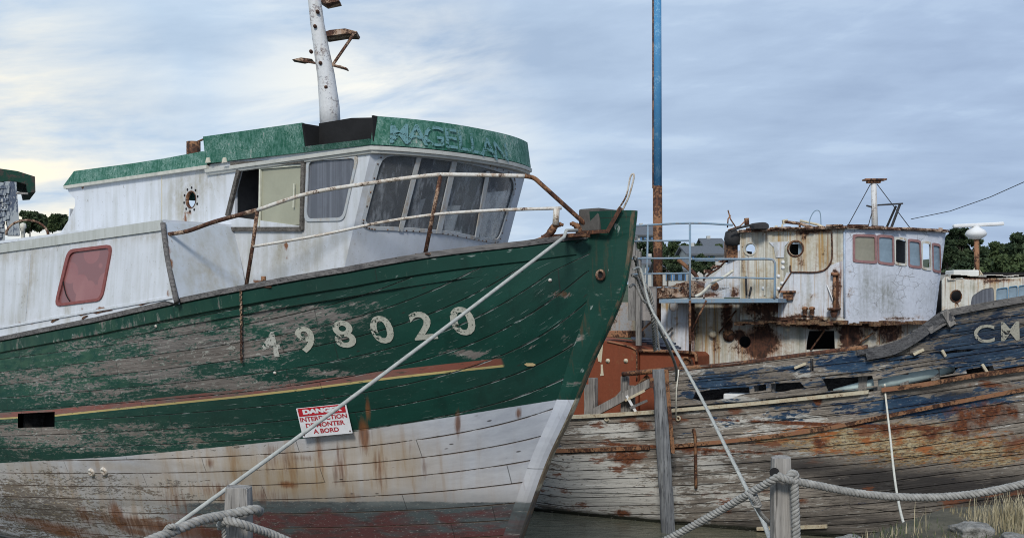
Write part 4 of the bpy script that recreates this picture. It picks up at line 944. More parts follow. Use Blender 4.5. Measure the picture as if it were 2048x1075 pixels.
# ---- railing
def rail_pt(px, py):
    """a point above the sheer line of the hull seen at px, at the height seen at py"""
    best = None
    for s in np.linspace(.2, 8.5, 1600):
        z0 = float(np.interp(s, *sheerA)); b = float(hbA(s, z0)) - .03; p = A(s, b, z0); x = project(p)[0]
        if best is None or abs(x - px) < best[0]: best = (abs(x - px), p)
    p = best[1]; return Vector((p.x, p.y, CZ - (py - HY) / F * p.y))
railing = MB(); rl = [rail_pt(x, y) for x, y in ((330, 469), (375, 462), (430, 443), (515, 420), (620, 386), (750, 365), (830, 354), (880, 349))]
t1 = smooth(rl[:4], 5); t2 = smooth(rl[3:], 5)
r1 = MB().tube(t1, .020, 10).build('top_rail', M['railrust'], boatA); r2 = MB().tube(t2, .018, 10).build('top_rail', M['rail'], boatA)
end = rail_pt(1050, 352); base = rail_pt(1188, 463)
t3 = smooth([rl[-1], rail_pt(960, 350), end], 6); MB().tube(t3, .018, 10).build('top_rail', M['rail'], boatA)
t4 = smooth([end, rail_pt(1068, 356), rail_pt(1085, 370), rail_pt(1130, 412), base], 5); MB().tube(t4, .020, 10).build('bow_rail', M['rust'], boatA)
MB().tube(smooth([rail_pt(505, 493), rail_pt(640, 470), rail_pt(760, 445), rail_pt(860, 430), rail_pt(900, 426)], 5), .013, 8).build('mid_rail', M['rail'], boatA)
MB().tube(smooth([rail_pt(900, 426), rail_pt(1000, 420), rail_pt(1122, 416)], 5), .014, 8).build('mid_rail', M['rail'], boatA)
MB().tube([rail_pt(515, 418), rail_pt(505, 492), rail_pt(491, 580)], .018, 8).build('stanchion', M['railrust'], boatA)
mb = MB(); mb.tube([rail_pt(881, 349), rail_pt(850, 506)], .018, 8); p = rail_pt(850, 508); mb.box(p, (.16, .09, .015), (aA, nA, UP)); mb.build('stanchion', M['railrust'], boatA)
mb = MB(); mb.tube([rail_pt(1113, 418), rail_pt(1112, 450)], .028, 10); mb.build('stanchion', M['rail'], boatA)
mb = MB(); mb.box(rail_pt(525, 574), (.30, .07, .012), (aA, nA, UP)); mb.cyl(rail_pt(527, 570), rail_pt(527, 552), .022, 10); mb.build('deck_cleat', M['rust'], boatA)
# horn fairlead at the bow
mb = MB()
def horn(pts, rr):
    mb.tube(smooth([rail_pt(x, y) + Vector((0, .04, 0)) for x, y in pts], 4), [rr[min(len(rr) - 1, int(i * len(rr) / (4 * (len(pts) - 1) + 1)))] for i in range(4 * (len(pts) - 1) + 1)], 8)
horn([(1062, 484), (1090, 474), (1104, 461), (1109, 452), (1119, 448), (1126, 449)], [.018, .028, .034, .030, .022, .014])
horn([(1196, 466), (1180, 462), (1163, 462), (1155, 452), (1146, 447), (1140, 447)], [.024, .032, .034, .030, .022, .014])
mb.box(rail_pt(1130, 472), (.42, .14, .03), (aA, nA, UP)); mb.build('fairlead', M['rust'], boatA)
# ---- danger sign hanging on the hull
u, v = SA.inv(652, 838); c0 = SA.P(u, v); nn = SA.normal(u, v); nn = Vector((nn.x, nn.y, nn.z * .6)).normalized(); hx = UP.cross(nn).normalized()
tilt = R(7.0); hx, hz = (hx * math.cos(tilt) + nn.cross(hx) * math.sin(tilt)), None; hz = nn.cross(hx)
if project(c0 + hx * .1)[0] < project(c0)[0]: hx = -hx; hz = nn.cross(hx)
k = c0.y / F; cw = 104 * k; chh = 62 * k; cw *= 1.08; c0 = c0 + nn * .035
sign = empty('danger_sign', c0, 'white warning sign with red header reading DANGER, hung on the green hull', 'sign')
m, n = newmat('sign_white'); o = n.coord(); n.out(n.mix(n.ramp(n.noise(o, 12, 5, .6), .5, .7), (.70, .70, .72), (.60, .60, .60)), .4); M['signw'] = m
mb = MB(); mb.box(c0, (cw, .006, chh), (hx, nn, hz)); mb.build('board', M['signw'], sign, bevel=.002)
mb = MB(); mb.box(c0 + hz * (chh * .355) + nn * .0045, (cw * .94, .003, chh * .27), (hx, nn, hz)); hdr = mb.build('header', m_plain('sign_red', (.42, .02, .03), .4, .1, 8, .0), sign)
def stext(body, dx, dy, size, name, mat, par, off, bold=.02, sx=1.0):
    vs, fs = text_mesh(body, size, bold); mb = MB(); mb.add([c0 + hx * (dx + p[0] * sx) + hz * (dy + p[1]) + nn * off for p in vs], fs); mb.build(name, mat, par)
M['signink'] = m_plain('sign_red_ink', (.36, .03, .04), .5, .1, 8, 0)
stext('DANGER', 0, chh * .355, chh * .20, 'lettering', M['signw'], hdr, .0075, .004, 1.7)
for i, t in enumerate(('INTERDICTION', 'DE MONTER', 'A BORD')): stext(t, 0, chh * (.10 - .215 * i), chh * .205, 'lettering', M['signink'], sign, .0045, .002, 1.22)
mb = MB()
for a in (-1, 1):
    for b in (-1, 1): mb.lathe(c0 + hx * a * cw * .46 + hz * b * chh * .42 + nn * .003, nn, [(.008, 0), (.006, .004), (0, .005)], 8)
mb.build('screw', M['rust'], sign)
# chain hanging from the first stanchion
mb = MB(); p0_ = rail_pt(491, 580); u, v = SA.inv(487, 722); p1_ = SA.P(u, v) + SA.normal(u, v) * .03; N = 30
p0_ = A(SA.inv(490, 590)[0], float(hbA(SA.inv(490, 590)[0], 3.1)) + .05, 0); p0_ = Vector((p0_.x, p0_.y, CZ - (578 - HY) / F * p0_.y))
for i in range(N):
    c_ = p0_.lerp(p1_, (i + .5) / N) + Vector((random.uniform(-.002, .002), 0, 0)); L = (p1_ - p0_).length / N * .72; ax = aA if i % 2 else nA
    mb.tube([c_ + ax * .011 * math.cos(t) + UP * L * math.sin(t) for t in np.linspace(0, 2 * math.pi, 9)[:-1]], .0045, 5, closed=True)
tag(mb.build('chain', M['railrust']), 'rusty chain hanging down the green hull from the corner stanchion', 'chain')
# ================================================================== BOAT B: the derelict
aB = Vector((math.cos(R(30)), -math.sin(R(30)), 0)); nB = Vector((-math.sin(R(30)), -math.cos(R(30)), 0)); S0B = Vector((9.835, 13.25, 0))
def B(s, b, z): return S0B - aB * s + nB * b + UP * z
def hbB(s, z):
    rab = np.interp(z, [0, 3.4], [1.2, 0.1]); t = np.maximum(s - rab, 0); L = np.interp(z, [0, 1.5, 3.2], [2.3, 2.0, 1.5])
    Bm = np.interp(z, [-.6, -.4, -.1, .35, .9, 1.6, 3.3], [1.1, 1.8, 2.22, 2.32, 2.36, 2.38, 2.42])
    return (.08 + Bm * (1 - np.exp(-t / L))) * (1 - .35 * np.clip((s - 10.5) / 5, 0, 1) ** 2)
def hullBf(side=1, off=0.0):
    def f(u, v):
        b = (hbB(u, v) + off) * side
        return (S0B.x - aB.x * u + nB.x * b, S0B.y - aB.y * u + nB.y * b, v + 0 * u)
    return f
SB = Surf(hullBf(), .8, 12, -.4, 3.5, 420, 200)
def traceB(pts): q = sorted(SB.inv(*p) for p in pts); return [a for a, b in q], [b for a, b in q]
def ext2(t, z0, z1): t[0].insert(0, .1); t[1].insert(0, z0); t[0].append(15.2); t[1].append(z1); return t
stripB = ext2(traceB([(1130, 833), (1310, 822), (1500, 807), (1740, 782), (1900, 758), (2048, 737)]), 2.95, 1.75)
topB = ext2(traceB([(1345, 737), (1500, 722), (1700, 698), (1760, 690), (1800, 678), (1850, 650), (1895, 625), (1960, 612), (2048, 597)]), 3.75, 2.3)
rustB = ext2(traceB([(1110, 900), (1300, 893), (1450, 882), (1640, 858), (1770, 832), (1900, 806), (2048, 778)]), 2.5, 1.2)
zst = lambda s: np.interp(s, *stripB)
def blobB(lst):
    o = []
    for (px, py, rx, ry, k) in lst:
        u, v = SB.inv(px, py); kk = SB.P(u, v).y / F; u2, _ = SB.inv(px - rx, py); o.append((u, v, abs(u2 - u) + .01, ry * kk, k))
    return blobs(o)
bluB = blobB([(1500, 760, 220, 30, .40), (1760, 712, 150, 30, .5), (1960, 655, 160, 60, .62), (1700, 815, 200, 18, .55), (1430, 765, 70, 25, .8), (1390, 790, 30, 10, .9), (1690, 725, 60, 20, 1.15), (1600, 740, 50, 10, .6), (1960, 700, 120, 45, .95), (1850, 690, 50, 25, .35), (1830, 815, 90, 22, 1.0), (1930, 800, 90, 14, .9), (1560, 835, 60, 12, .5), (1430, 840, 50, 12, .5), (1750, 850, 60, 10, .5), (1500, 750, 60, 14, .5)])
rusB = blobB([(1500, 900, 160, 14, .55), (1620, 900, 100, 16, .5), (1850, 920, 160, 14, .5), (1450, 860, 100, 10, .5), (1400, 905, 80, 10, .7), (1700, 985, 120, 16, .6), (1600, 960, 50, 10, .6), (1950, 1000, 120, 14, .55), (1780, 860, 70, 26, .7), (1920, 855, 60, 40, .8), (1500, 820, 80, 8, .5), (1250, 915, 45, 22, .95), (1350, 895, 300, 6, .9), (1700, 850, 400, 6, 1.0), (1500, 885, 80, 14, .6), (1960, 830, 130, 50, .75), (1860, 870, 70, 30, .7), (2030, 880, 80, 60, .65), (1640, 885, 30, 18, .8), (1245, 1025, 25, 12, .9), (1150, 1015, 60, 14, .6), (1330, 930, 40, 12, .4), (1590, 1000, 45, 12, .8), (1430, 985, 60, 20, .55), (1200, 940, 140, 70, .28), (1635, 800, 14, 14, 1.0), (1990, 770, 80, 10, .8), (2020, 1000, 60, 20, .4), (1450, 1020, 30, 10, .7), (1290, 850, 30, 20, .8), (1220, 850, 80, 10, .5)])
darB = blobB([(1900, 670, 200, 60, .45), (1450, 800, 300, 14, .35), (1610, 932, 110, 24, 1.0), (1740, 960, 130, 34, 1.3), (1850, 972, 140, 38, 1.3), (1990, 985, 160, 44, 1.3), (1480, 925, 60, 18, .6), (1700, 1040, 300, 20, .8), (1370, 930, 20, 50, .6), (1420, 1000, 60, 50, .2), (1290, 860, 16, 20, .8), (1600, 1055, 200, 12, .9), (1560, 960, 60, 30, .3), (1900, 785, 70, 10, .9), (1650, 770, 60, 14, .6), (1350, 840, 20, 30, .7), (1960, 650, 150, 50, .55), (1500, 755, 120, 20, .4), (1800, 1010, 200, 30, .5)])
whiB = blobB([(1200, 980, 160, 60, .95), (1180, 930, 80, 30, .8), (1420, 920, 80, 40, .5), (1450, 990, 90, 30, .5), (1230, 860, 90, 20, .7), (1600, 740, 50, 8, .6), (1380, 745, 60, 6, .7), (1460, 797, 50, 6, 1.1), (1600, 840, 60, 14, .8), (1500, 850, 90, 30, .4), (1580, 905, 80, 12, .4)])
ochB = blobB([(1560, 878, 90, 18, .8), (1700, 880, 130, 36, 1.05), (1820, 885, 140, 46, 1.1), (1960, 900, 120, 40, .95), (1640, 870, 60, 12, .7), (1950, 1020, 120, 20, .5), (1560, 880, 60, 10, .6)])
def attB(s, z):
    return {'sl': s, 'zl': z, 'plank': z - zst(s) + 0 * s, 'blue': bluB(s, z), 'rust': rusB(s, z), 'dark': darB(s, z), 'white': whiB(s, z), 'ochre': ochB(s, z)}
wreck = empty('wooden_wreck', B(7.5, 0, 0), 'derelict blue and grey wooden trawler with rusting white wheelhouse and broken bulwark', 'shipwreck')
mb = MB(); aS = []; aZ = []
for side, nu, nv in ((1, 460, 110), (-1, 90, 30)):
    U, V = np.meshgrid(np.linspace(0, 1, nu), np.linspace(0, 1, nv), indexing='ij'); s = .15 + 15 * U; z = -.6 + (zst(s) + .6) * V
    s = s + np.clip(1 - s / 3, 0, 1) * np.interp(z, [0, 3.4], [1.2, 0])
    x, y, zz_ = hullBf(side)(s, z); k = len(mb.v); mb.v += [Vector(p) for p in zip(x.ravel(), y.ravel(), zz_.ravel())]; aS.append(s.ravel()); aZ.append(z.ravel())
    idx = k + np.arange(nu * nv).reshape(nu, nv)
    for i in range(nu - 1):
        for j in range(nv - 1):
            f = (idx[i, j], idx[i + 1, j], idx[i + 1, j + 1], idx[i, j + 1]); mb.f.append(f if side == -1 else f[::-1]); mb.sm.append(True); mb.mi.append(0)
n1 = 460 * 110; mb.f.append(tuple(n1 - 110 + j for j in range(0, 110, 5)) + tuple(n1 + 90 * 30 - 1 - j for j in range(30))); mb.sm.append(False); mb.mi.append(0)
mb.f.append(tuple(j for j in range(0, 110, 5)) + tuple(n1 + 29 - j for j in range(30))); mb.sm.append(False); mb.mi.append(0)
mb.at = attB(np.concatenate(aS), np.concatenate(aZ)); hullB = mb.build('hull', M['hullB'], wreck)
# deck
q = np.linspace(.8, 15, 40); mb = MB(); mb.add([B(s, hbB(s, zst(s)) - .01, zst(s) - .05) for s in q] + [B(s, -hbB(s, zst(s)) + .01, zst(s) - .05) for s in q], [(i, i + 1, 41 + i, 40 + i) for i in range(39)]); mb.build('deck', M['hull_timber'], wreck)
# bulwark: split planks with gaps
b0s = SB.inv(1338, 770)[0]
def rag(pts, a=.006): return [(u + random.uniform(-a, a), v + random.uniform(-a, a)) for u, v in dens(pts, .06)]
tops = [(s, float(np.interp(s, *topB)) + random.uniform(-.012, .008)) for s in np.arange(.25, b0s, .07)]
bots = [(s, float(zst(s)) + .045) for s in np.arange(b0s, .25, -.1)]
hol = [[(1385, 797), (1390, 783), (1440, 777), (1498, 773), (1500, 786), (1478, 790), (1462, 797), (1400, 802)], [(1507, 771), (1532, 768), (1532, 780), (1508, 784)], [(1542, 767), (1600, 763), (1612, 776), (1560, 784), (1542, 783)],
       [(1645, 757), (1745, 750), (1748, 772), (1700, 779), (1655, 782)], [(1756, 758), (1830, 742), (1900, 733), (1918, 734), (1905, 748), (1800, 768), (1757, 774)], [(1932, 738), (1985, 730), (1990, 743), (1935, 750)],
       [(1620, 716), (1627, 715), (1627, 742), (1620, 743)], [(1860, 705), (1905, 700), (1950, 697), (1940, 703), (1890, 708)], [(1350, 752), (1410, 748), (1480, 741), (1470, 745), (1410, 752)], [(1650, 740), (1720, 733), (1735, 735), (1700, 740)], [(1770, 722), (1840, 712), (1836, 716), (1775, 726)]]
holes = [rag(uvs(SB, h), .004) for h in hol]
pb = panel(SB, tops + [(b0s, float(np.interp(b0s, *topB)))] + bots, holes, .045, .06, {k: (lambda kk: (lambda u, v: attB(u, v)[kk]))(k) for k in ('sl', 'zl', 'plank', 'blue', 'rust', 'dark', 'white', 'ochre')}, off=.0)
bul = pb.build('bulwark', M['hullB'], wreck)
def strake(pts, w_, t, name, mat, par=wreck, off=0.0, step=8, jit=0.0, ats=False):
    """a plank laid along the hull through the given photo points"""
    q = [SB.inv(x, y) for x, y in pts]; q = smooth([Vector((a, b, 0)) for a, b in q], step); mb = MB(); vs = []; S_ = []; Z_ = []
    for p in q:
        j = random.uniform(-jit, jit)
        for (o_, dz) in ((-.01, -w_ / 2), (t, -w_ / 2 + .004 + j), (t, w_ / 2 - .004 + j), (-.01, w_ / 2)):
            P_ = SB.P(p.x, p.y + dz) + nB * (o_ + off); vs.append(P_); S_.append(p.x); Z_.append(p.y + dz)
    fs = [(i * 4 + k, i * 4 + (k + 1) % 4, i * 4 + 4 + (k + 1) % 4, i * 4 + 4 + k) for i in range(len(q) - 1) for k in range(4)] + [(0, 1, 2, 3), tuple(len(q) * 4 - 1 - k for k in range(4))]
    mb.add(vs, fs)
    if ats: mb.at = attB(np.array(S_), np.array(Z_))
    return mb.build(name, mat, par)
M['creamstrip'] = m_rust('cream_rubbing_strip', (.55, .50, .38), .52, scale=4, gr=.5)
M['ruststrip'] = m_rust('rusty_iron_band', (.26, .12, .07), .80, scale=4, gr=.3)
strake([(1125, 834), (1220, 829), (1310, 823)], .055, .05, 'rubbing_strip', M['creamstrip']); strake([(1345, 820), (1500, 807), (1640, 793), (1738, 783)], .05, .05, 'rubbing_strip', M['creamstrip'])
strake([(1765, 779), (1850, 768), (1940, 752), (2048, 737), (2140, 722)], .06, .06, 'rubbing_strip', M['ruststrip'])
strake([(1105, 901), (1200, 898), (1300, 894)], .06, .035, 'iron_band', M['ruststrip']); strake([(1348, 891), (1480, 879), (1640, 858), (1770, 832), (1900, 806), (2048, 778), (2120, 764)], .055, .035, 'iron_band', M['ruststrip'])
strake([(1515, 1056), (1580, 1054), (1655, 1051)], .05, .04, 'loose_batten', M['creamstrip'])
for pts, w_ in (([(1345, 760), (1420, 755), (1500, 748)], .07), ([(1640, 745), (1720, 738), (1800, 727)], .09), ([(1820, 700), (1900, 692), (2000, 683), (2100, 674)], .11), ([(1790, 735), (1880, 722), (1960, 716)], .07), ([(1900, 655), (1980, 645), (2060, 634)], .12), ([(1480, 838), (1580, 828), (1680, 817)], .10), ([(1760, 905), (1880, 898), (2040, 893)], .12), ([(1120, 872), (1200, 870), (1290, 864)], .12), ([(1360, 940), (1440, 936), (1540, 930)], .11), ([(1130, 975), (1200, 977), (1310, 980)], .11), ([(1700, 1000), (1800, 1010), (1960, 1012)], .16), ([(1420, 1030), (1500, 1032), (1620, 1022)], .14)):
    strake(pts, w_, .012, 'loose_plank', M['hullB'], jit=.006, ats=True)
q = np.linspace(1.0, b0s, 40); mb = MB(); mb.add([B(s_, hbB(s_, z_) - .30, z_) for s_ in q for z_ in (float(zst(s_)) - .05, float(np.interp(s_, *topB)) - .06)], [(2 * i, 2 * i + 1, 2 * i + 3, 2 * i + 2) for i in range(39)]); mb.build('gap_lining', m_wood('dark_gap_lining', (.02, .019, .02), (.085, .08, .078), 'x'), wreck)  # dark lining added behind the bulwark so its gaps look shaded
# rusty cap rail and the sweeping grey timber
def bpt(px, py, off=.02): u, v = SB.inv(px, py); return SB.P(u, v) + nB * off
mb = MB(); mb.tube(smooth([bpt(x, y, -.03) for x, y in ((1243, 748), (1345, 738), (1450, 730), (1560, 716), (1660, 703), (1735, 694))], 6), .035, 8); mb.build('cap_rail', M['rust'], wreck)
mb = MB(); q = smooth([bpt(x, y, .0) for x, y in ((1715, 705), (1770, 694), (1815, 676), (1850, 652), (1878, 631), (1895, 622))], 6)
for a, b in zip(q[:-1], q[1:]): mb.beam(a, b + (b - a) * .06, .07, .06)
mb.build('curved_rail', M['darktimber'], wreck)
mb = MB(); q = smooth([bpt(x, y, .05) for x, y in ((1735, 712), (1790, 700), (1840, 672), (1880, 640), (1905, 632))], 6)
for a, b in zip(q[:-1], q[1:]): mb.beam(a, b + (b - a) * .06, .04, .09)
mb.build('curved_rail', M['darktimber'], wreck)
mb = MB(); mb.beam(bpt(1860, 662, .06), bpt(1908, 632, .02), .05, .07); mb.build('broken_timber', M['hull_timber'], wreck); mb = MB(); mb.beam(bpt(1890, 622, .06), bpt(1905, 650, .04), .05, .09); mb.build('broken_timber', M['greywood'], wreck)
# rail of the raised bow
strake([(1895, 626), (1960, 613), (2048, 598), (2140, 582)], .09, .05, 'bow_rail', M['hull_timber'])
# frames (stanchion stubs) standing inside the planking
def stan(px, y0, y1, wpx, name='frame_timber', mat=None, off=-.12, lean=0):
    a = bpt(px, y1, off); b = Vector((a.x + lean, a.y, CZ - (y0 - HY) / F * a.y)); k = a.y / F; mb = MB(); mb.beam(a, b, wpx * k, .10, up=aB); mb.build(name, mat or M['greywood'], wreck)
for px, y0, y1, w_ in ((1168, 768, 835, 4), (1179, 755, 835, 14), (1243, 752, 832, 11), (1256, 770, 832, 6), (1503, 725, 812, 8), (1537, 722, 810, 10), (1610, 715, 800, 8), (1722, 705, 790, 12), (1752, 700, 786, 8), (1806, 690, 778, 12), (1868, 690, 770, 8), (1921, 680, 760, 10), (1985, 670, 752, 10)): stan(px, y0, y1, w_)
mb = MB(); mb.beam(bpt(1185, 826, -.02), bpt(1300, 764, -.05), .10, .11); mb.build('fallen_timber', M['greywood'], wreck)
mb = MB(); mb.beam(bpt(1205, 812, -.3), bpt(1240, 772, -.3), .05, .06); mb.build('fallen_timber', M['greywood'], wreck)
mb = MB(); mb.beam(bpt(1262, 780, -.1), bpt(1290, 752, -.1), .04, .05); mb.build('fallen_timber', M['rust'], wreck)
# splintered planks
for (x0, y0, x1, y1, m_) in ((1828, 708, 1848, 698, 'creamstrip'), (1252, 800, 1290, 780, 'creamstrip'), (1262, 815, 1295, 800, 'hull_timber'), (1885, 700, 1891, 712, 'creamstrip'), (1965, 728, 1975, 745, 'creamstrip'), (1590, 735, 1612, 726, 'creamstrip'), (1255, 790, 1272, 822, 'white')):
    MB().beam(bpt(x0, y0, .03), bpt(x1, y1, .01), .02, .035).build('splinter', M[m_], wreck)
# pale tube lying inside, seen through the gaps
mb = MB(); mb.tube([bpt(1660, 782, -.18), bpt(1700, 776, -.17), bpt(1780, 762, -.17), bpt(1850, 747, -.18), bpt(1905, 737, -.19)], [.02, .05, .085, .085, .04], 12); mb.build('float_tube', m_plain('pale_cyan_plastic', (.45, .56, .56), .5, .1), wreck)
mb = MB(); mb.box(bpt(1480, 797, -.2), (.5, .3, .12), (aB, nB, UP)); mb.build('fish_box', M['white'], wreck, bevel=.02)
for px, py in ((1214, 837), (1357, 836)):
    u, v = SB.inv(px, py); MB().lathe(SB.P(u, v), nB, [(.035, -.01), (.036, .02), (.022, .025), (.018, 0)], 12).build('eye_bolt', M['creamstrip'], hullB)
MB().tube(smooth([bpt(1388, 856, .03), bpt(1392, 875, .03), bpt(1393, 940, .03), bpt(1393, 975, .02)], 3), .022, 6).build('iron_strap', M['rust'], hullB)
for ch, px, py, h in (('C', 1968, 666, 36), ('M', 2020, 661, 38)): letters(SB, ch, px, py, h, bul, 'registration_letter', worn_letters('worn_cream_letter', (.40, .39, .33), .57), .02, .012, 1.2 if ch == 'C' else .95, .05)
letters(SB, '4', 2078, 657, 40, bul, 'registration_digit', M['let_white'], .02, .035, 1.1, .05)

# ---- deckhouse and wheelhouse of the derelict
def house(b0, sc_, D, lean=0.0):
    def f(u, v):
        w_ = 1 - 2 * np.clip(u, 0, 1); aft = np.maximum(-u, 0); b = b0 * w_; q_ = 1 - (np.sqrt(w_ * w_ + .003)) ** 1.28; s = sc_ + aft - (D + lean * (v - 3.5)) * q_
        return (S0B.x - aB.x * s + nB.x * b, S0B.y - aB.y * s + nB.y * b, v + 0 * u)
    return f
SU = Surf(house(1.40, 5.39, 1.02, .12), -3.2, .56, 1.5, 4.5, 500, 160)
SL = Surf(house(1.22, 5.45, .85), -3.4, .56, 1.0, 3.4, 400, 140)
M['steelw'] = m_rust('rust_streaked_white_steel', (.60, .60, .56), .38, gr=.75, attr=True, scale=2.4, cracks=0)
M['steelf'] = m_rust('cracked_white_paint', (.58, .62, .70), .36, gr=.18, attr=True, scale=2.4, grime=(.26, .27, .26), cracks=7, streak=False)
M['steelside'] = m_rust('speckled_white_steel', (.60, .63, .69), .40, gr=.35, attr=True, scale=2.6)
def bl(surf, lst):
    o = []
    for (px, py, rx, ry, k) in lst:
        u, v = surf.inv(px, py); kk = surf.P(u, v).y / F; u2 = surf.inv(px + 6, py)[0]; o.append((u, v, abs(u2 - u) / 6 * rx + .005, ry * kk, k))
    return blobs(o)
aftu = SU.inv(1480, 550)[0]; zroof = SU.inv(1600, 461)[1]; zlow = SU.inv(1600, 640)[1]
ports = [(1500, 498, .075), (1591, 497, .095)]
ph = [[SU.inv(px + 7 * 1 * (r / .05) * math.cos(t), py + 7 * (r / .05) * math.sin(t)) for t in np.linspace(0, 2 * math.pi, 17)[:-1]] for px, py, r in ports]
def ragline(u0, u1, z, st=.06, a=.02): return [(u, z + random.uniform(-a, a)) for u in np.arange(u0, u1, st if u1 > u0 else -st)]
side_w = panel(SU, [(aftu, zroof), (0, zroof), (0, zlow)] + ragline(-.05, aftu, zlow, .05, .02) + [(aftu, zlow)], ph, .02, .06,
    {'rust': bl(SU, [(1530, 470, 8, 18, .6), (1510, 618, 40, 16, .8), (1560, 615, 16, 18, .6), (1605, 472, 10, 20, .5), (1600, 525, 10, 20, .5), (1673, 590, 6, 40, .85), (1600, 638, 90, 5, .8), (1650, 500, 16, 40, .25), (1575, 620, 12, 30, .8), (1485, 520, 6, 60, .4), (1630, 462, 60, 6, .8)]),
     'grime': bl(SU, [(1640, 495, 30, 45, 1.0), (1555, 500, 30, 60, .9), (1530, 560, 18, 50, .7), (1610, 470, 40, 20, .6), (1500, 580, 20, 30, .5), (1580, 520, 30, 30, .7), (1540, 600, 30, 40, .6)])}, mat_in=True).build('wheelhouse', [M['steelw'], M['black']], wreck)
# lower right part of the side is whiter: a doubling plate
dp = panel(SU, uvs(SU, [(1573, 545), (1640, 543), (1662, 530), (1688, 520), (1688, 634), (1556, 634), (1558, 590)]), [], .004, .07, {'rust': bl(SU, [(1673, 590, 8, 45, .9), (1620, 636, 60, 5, .8), (1672, 545, 8, 8, .8), (1626, 588, 4, 3, 1.2)]), 'grime': lambda u, v: u * 0}, off=.008).build('side_plate', M['steelside'], side_w)
wins = [[(1708, 471), (1750, 472), (1751, 524), (1708, 521)], [(1756, 472), (1785, 474), (1786, 528), (1757, 524)], [(1790, 476), (1812, 479), (1812, 529), (1790, 526)], [(1817, 480), (1839, 483), (1841, 534), (1818, 531)], [(1844, 484), (1860, 486), (1861, 538), (1844, 535)], [(1865, 488), (1879, 491), (1880, 543), (1866, 540)]]
wuv = [rpoly(uvs(SU, q), .02) for q in wins]
frontu = [(0, zroof)] + [(u, zroof) for u in np.arange(.03, .62, .02)] + [(.62, zlow)] + ragline(.6, 0, zlow - .04, .02, .02) + [(0, zlow)]
fw = panel(SU, frontu, wuv, .02, .035, {'rust': bl(SU, [(1735, 525, 8, 6, .5), (1800, 637, 60, 4, .5), (1700, 600, 6, 60, .4), (1840, 634, 4, 8, .6)]), 'grime': bl(SU, [(1735, 570, 14, 60, 1.0), (1770, 590, 18, 40, 1.15), (1785, 610, 14, 20, 1.0), (1790, 640, 10, 20, .8), (1870, 590, 8, 20, .5), (1725, 620, 18, 30, .5)])}, mat_in=True).build('front_wall', [M['steelf'], M['inner']], side_w)
M['pinkrim'] = m_plain('faded_red_window_rim', (.27, .15, .15), .8, .2, 20)
M['paneA'] = m_plain('beige_board_pane', (.26, .25, .20), .4, .15, 3); M['paneB'] = m_plain('grey_blue_pane', (.20, .27, .33), .25, .2, 3, .1, .5)
for i, wq in enumerate(wuv):
    c_ = np.mean(np.array(wq), axis=0); oo = [tuple(c_ + (np.array(p) - c_) * 1.13) for p in wq]; ii = [tuple(c_ + (np.array(p) - c_) * .93) for p in wq]
    wfr = ring(SU, oo, ii, .012, .012, .04).build('window', M['pinkrim'] if i not in (2, 4) else M['steelw'], fw)
    if i not in (2, 4): panel(SU, wq, [], .006, .08, off=-.006).build('pane', M['paneA'] if i == 0 else M['paneB'], wfr)
for px, py, r in ports:
    p = SU.P(*SU.inv(px, py)); MB().lathe(p, nB, [(r - .005, -.04), (r, .006), (r + .022, .010), (r + .025, 0)], 22).build('porthole', M['rust'] if r > .09 else M['steelw'], side_w)
mb = MB(); p = SU.P(*SU.inv(1597, 500)) - nB * .08; mb.box(p, (.05, .01, .17), (aB, nB, UP)); mb.build('porthole_glass', M['paneB'], side_w)
mb = MB(); mb.box(B(6.1, -.9, 3.45), (1.9, .05, 1.2), (aB, nB, UP)); mb.box(B(5.10, -.25, 3.45), (.06, 1.7, 1.2), (aB, nB, UP)); mb.build('dark_lining', M['black'], side_w)  # black sheets added inside so the windows look dark instead of showing sky
for px, py in ((1566, 524), (1566, 535), (1557, 552), (1564, 566), (1557, 577), (1527, 576)): MB().lathe(SU.P(*SU.inv(px, py)), nB, [(.026, -.004), (.026, .008), (0, .012)], 10).build('round_patch', M['white'], side_w)
for a_, b_ in (((1530, 466), (1530, 590)), ((1482, 466), (1482, 596))): MB().beam(SU.P(*SU.inv(*a_)) + nB * .01, SU.P(*SU.inv(*b_)) + nB * .01, .02, .02, up=aB).build('edge_strip', M['steelw'], side_w)
MB().prism([SU.P(*SU.inv(x, y)) + nB * .002 for x, y in ((1538, 484), (1578, 483), (1570, 492), (1568, 515), (1552, 515), (1548, 494))], nB * .012).build('patch_plate', M['steelside'], side_w)
# corner trim, red drain pipe, vents
def upt(px, py, off=.02): u, v = SU.inv(px, py); return SU.P(u, v) + SU.normal(u, v) * off
MB().tube([upt(1689, 462, .008), upt(1689, 635, .008)], .014, 6).build('corner_strip', m_plain('blue_grey_strip', (.33, .40, .50), .6), side_w)
MB().tube(smooth([upt(x, y, .02) for x, y in ((1664, 465), (1665, 500), (1663, 522), (1652, 538), (1632, 544), (1600, 544), (1583, 543), (1581, 530))], 5), .011, 6).build('drain_pipe', M['rust'], side_w)
MB().tube(smooth([upt(x, y, .02) for x, y in ((1583, 545), (1570, 565), (1558, 584))], 4), .010, 6).build('drain_pipe', M['rust'], side_w)
mb = MB(); mb.cyl(upt(1671, 622, .05), upt(1671, 550, .05), .022, 8); mb.cyl(upt(1671, 551, .05), upt(1671, 545, .05), .05, 10); mb.build('vent_pipe', M['ruststrip'], side_w)
mb = MB(); mb.lathe(upt(1671, 634, .08), UP, [(.03, 0), (.05, .06), (.04, .09), (.09, .10), (.09, .125), (0, .13)], 10); mb.build('vent_pipe', M['rust'], side_w)
mb = MB(); mb.box(upt(1578, 592, .03), (.13, .06, .10), (aB, nB, UP)); mb.box(upt(1578, 583, .04), (.2, .1, .025), (aB, nB, UP)); mb.build('light_box', M['ruststrip'], side_w)
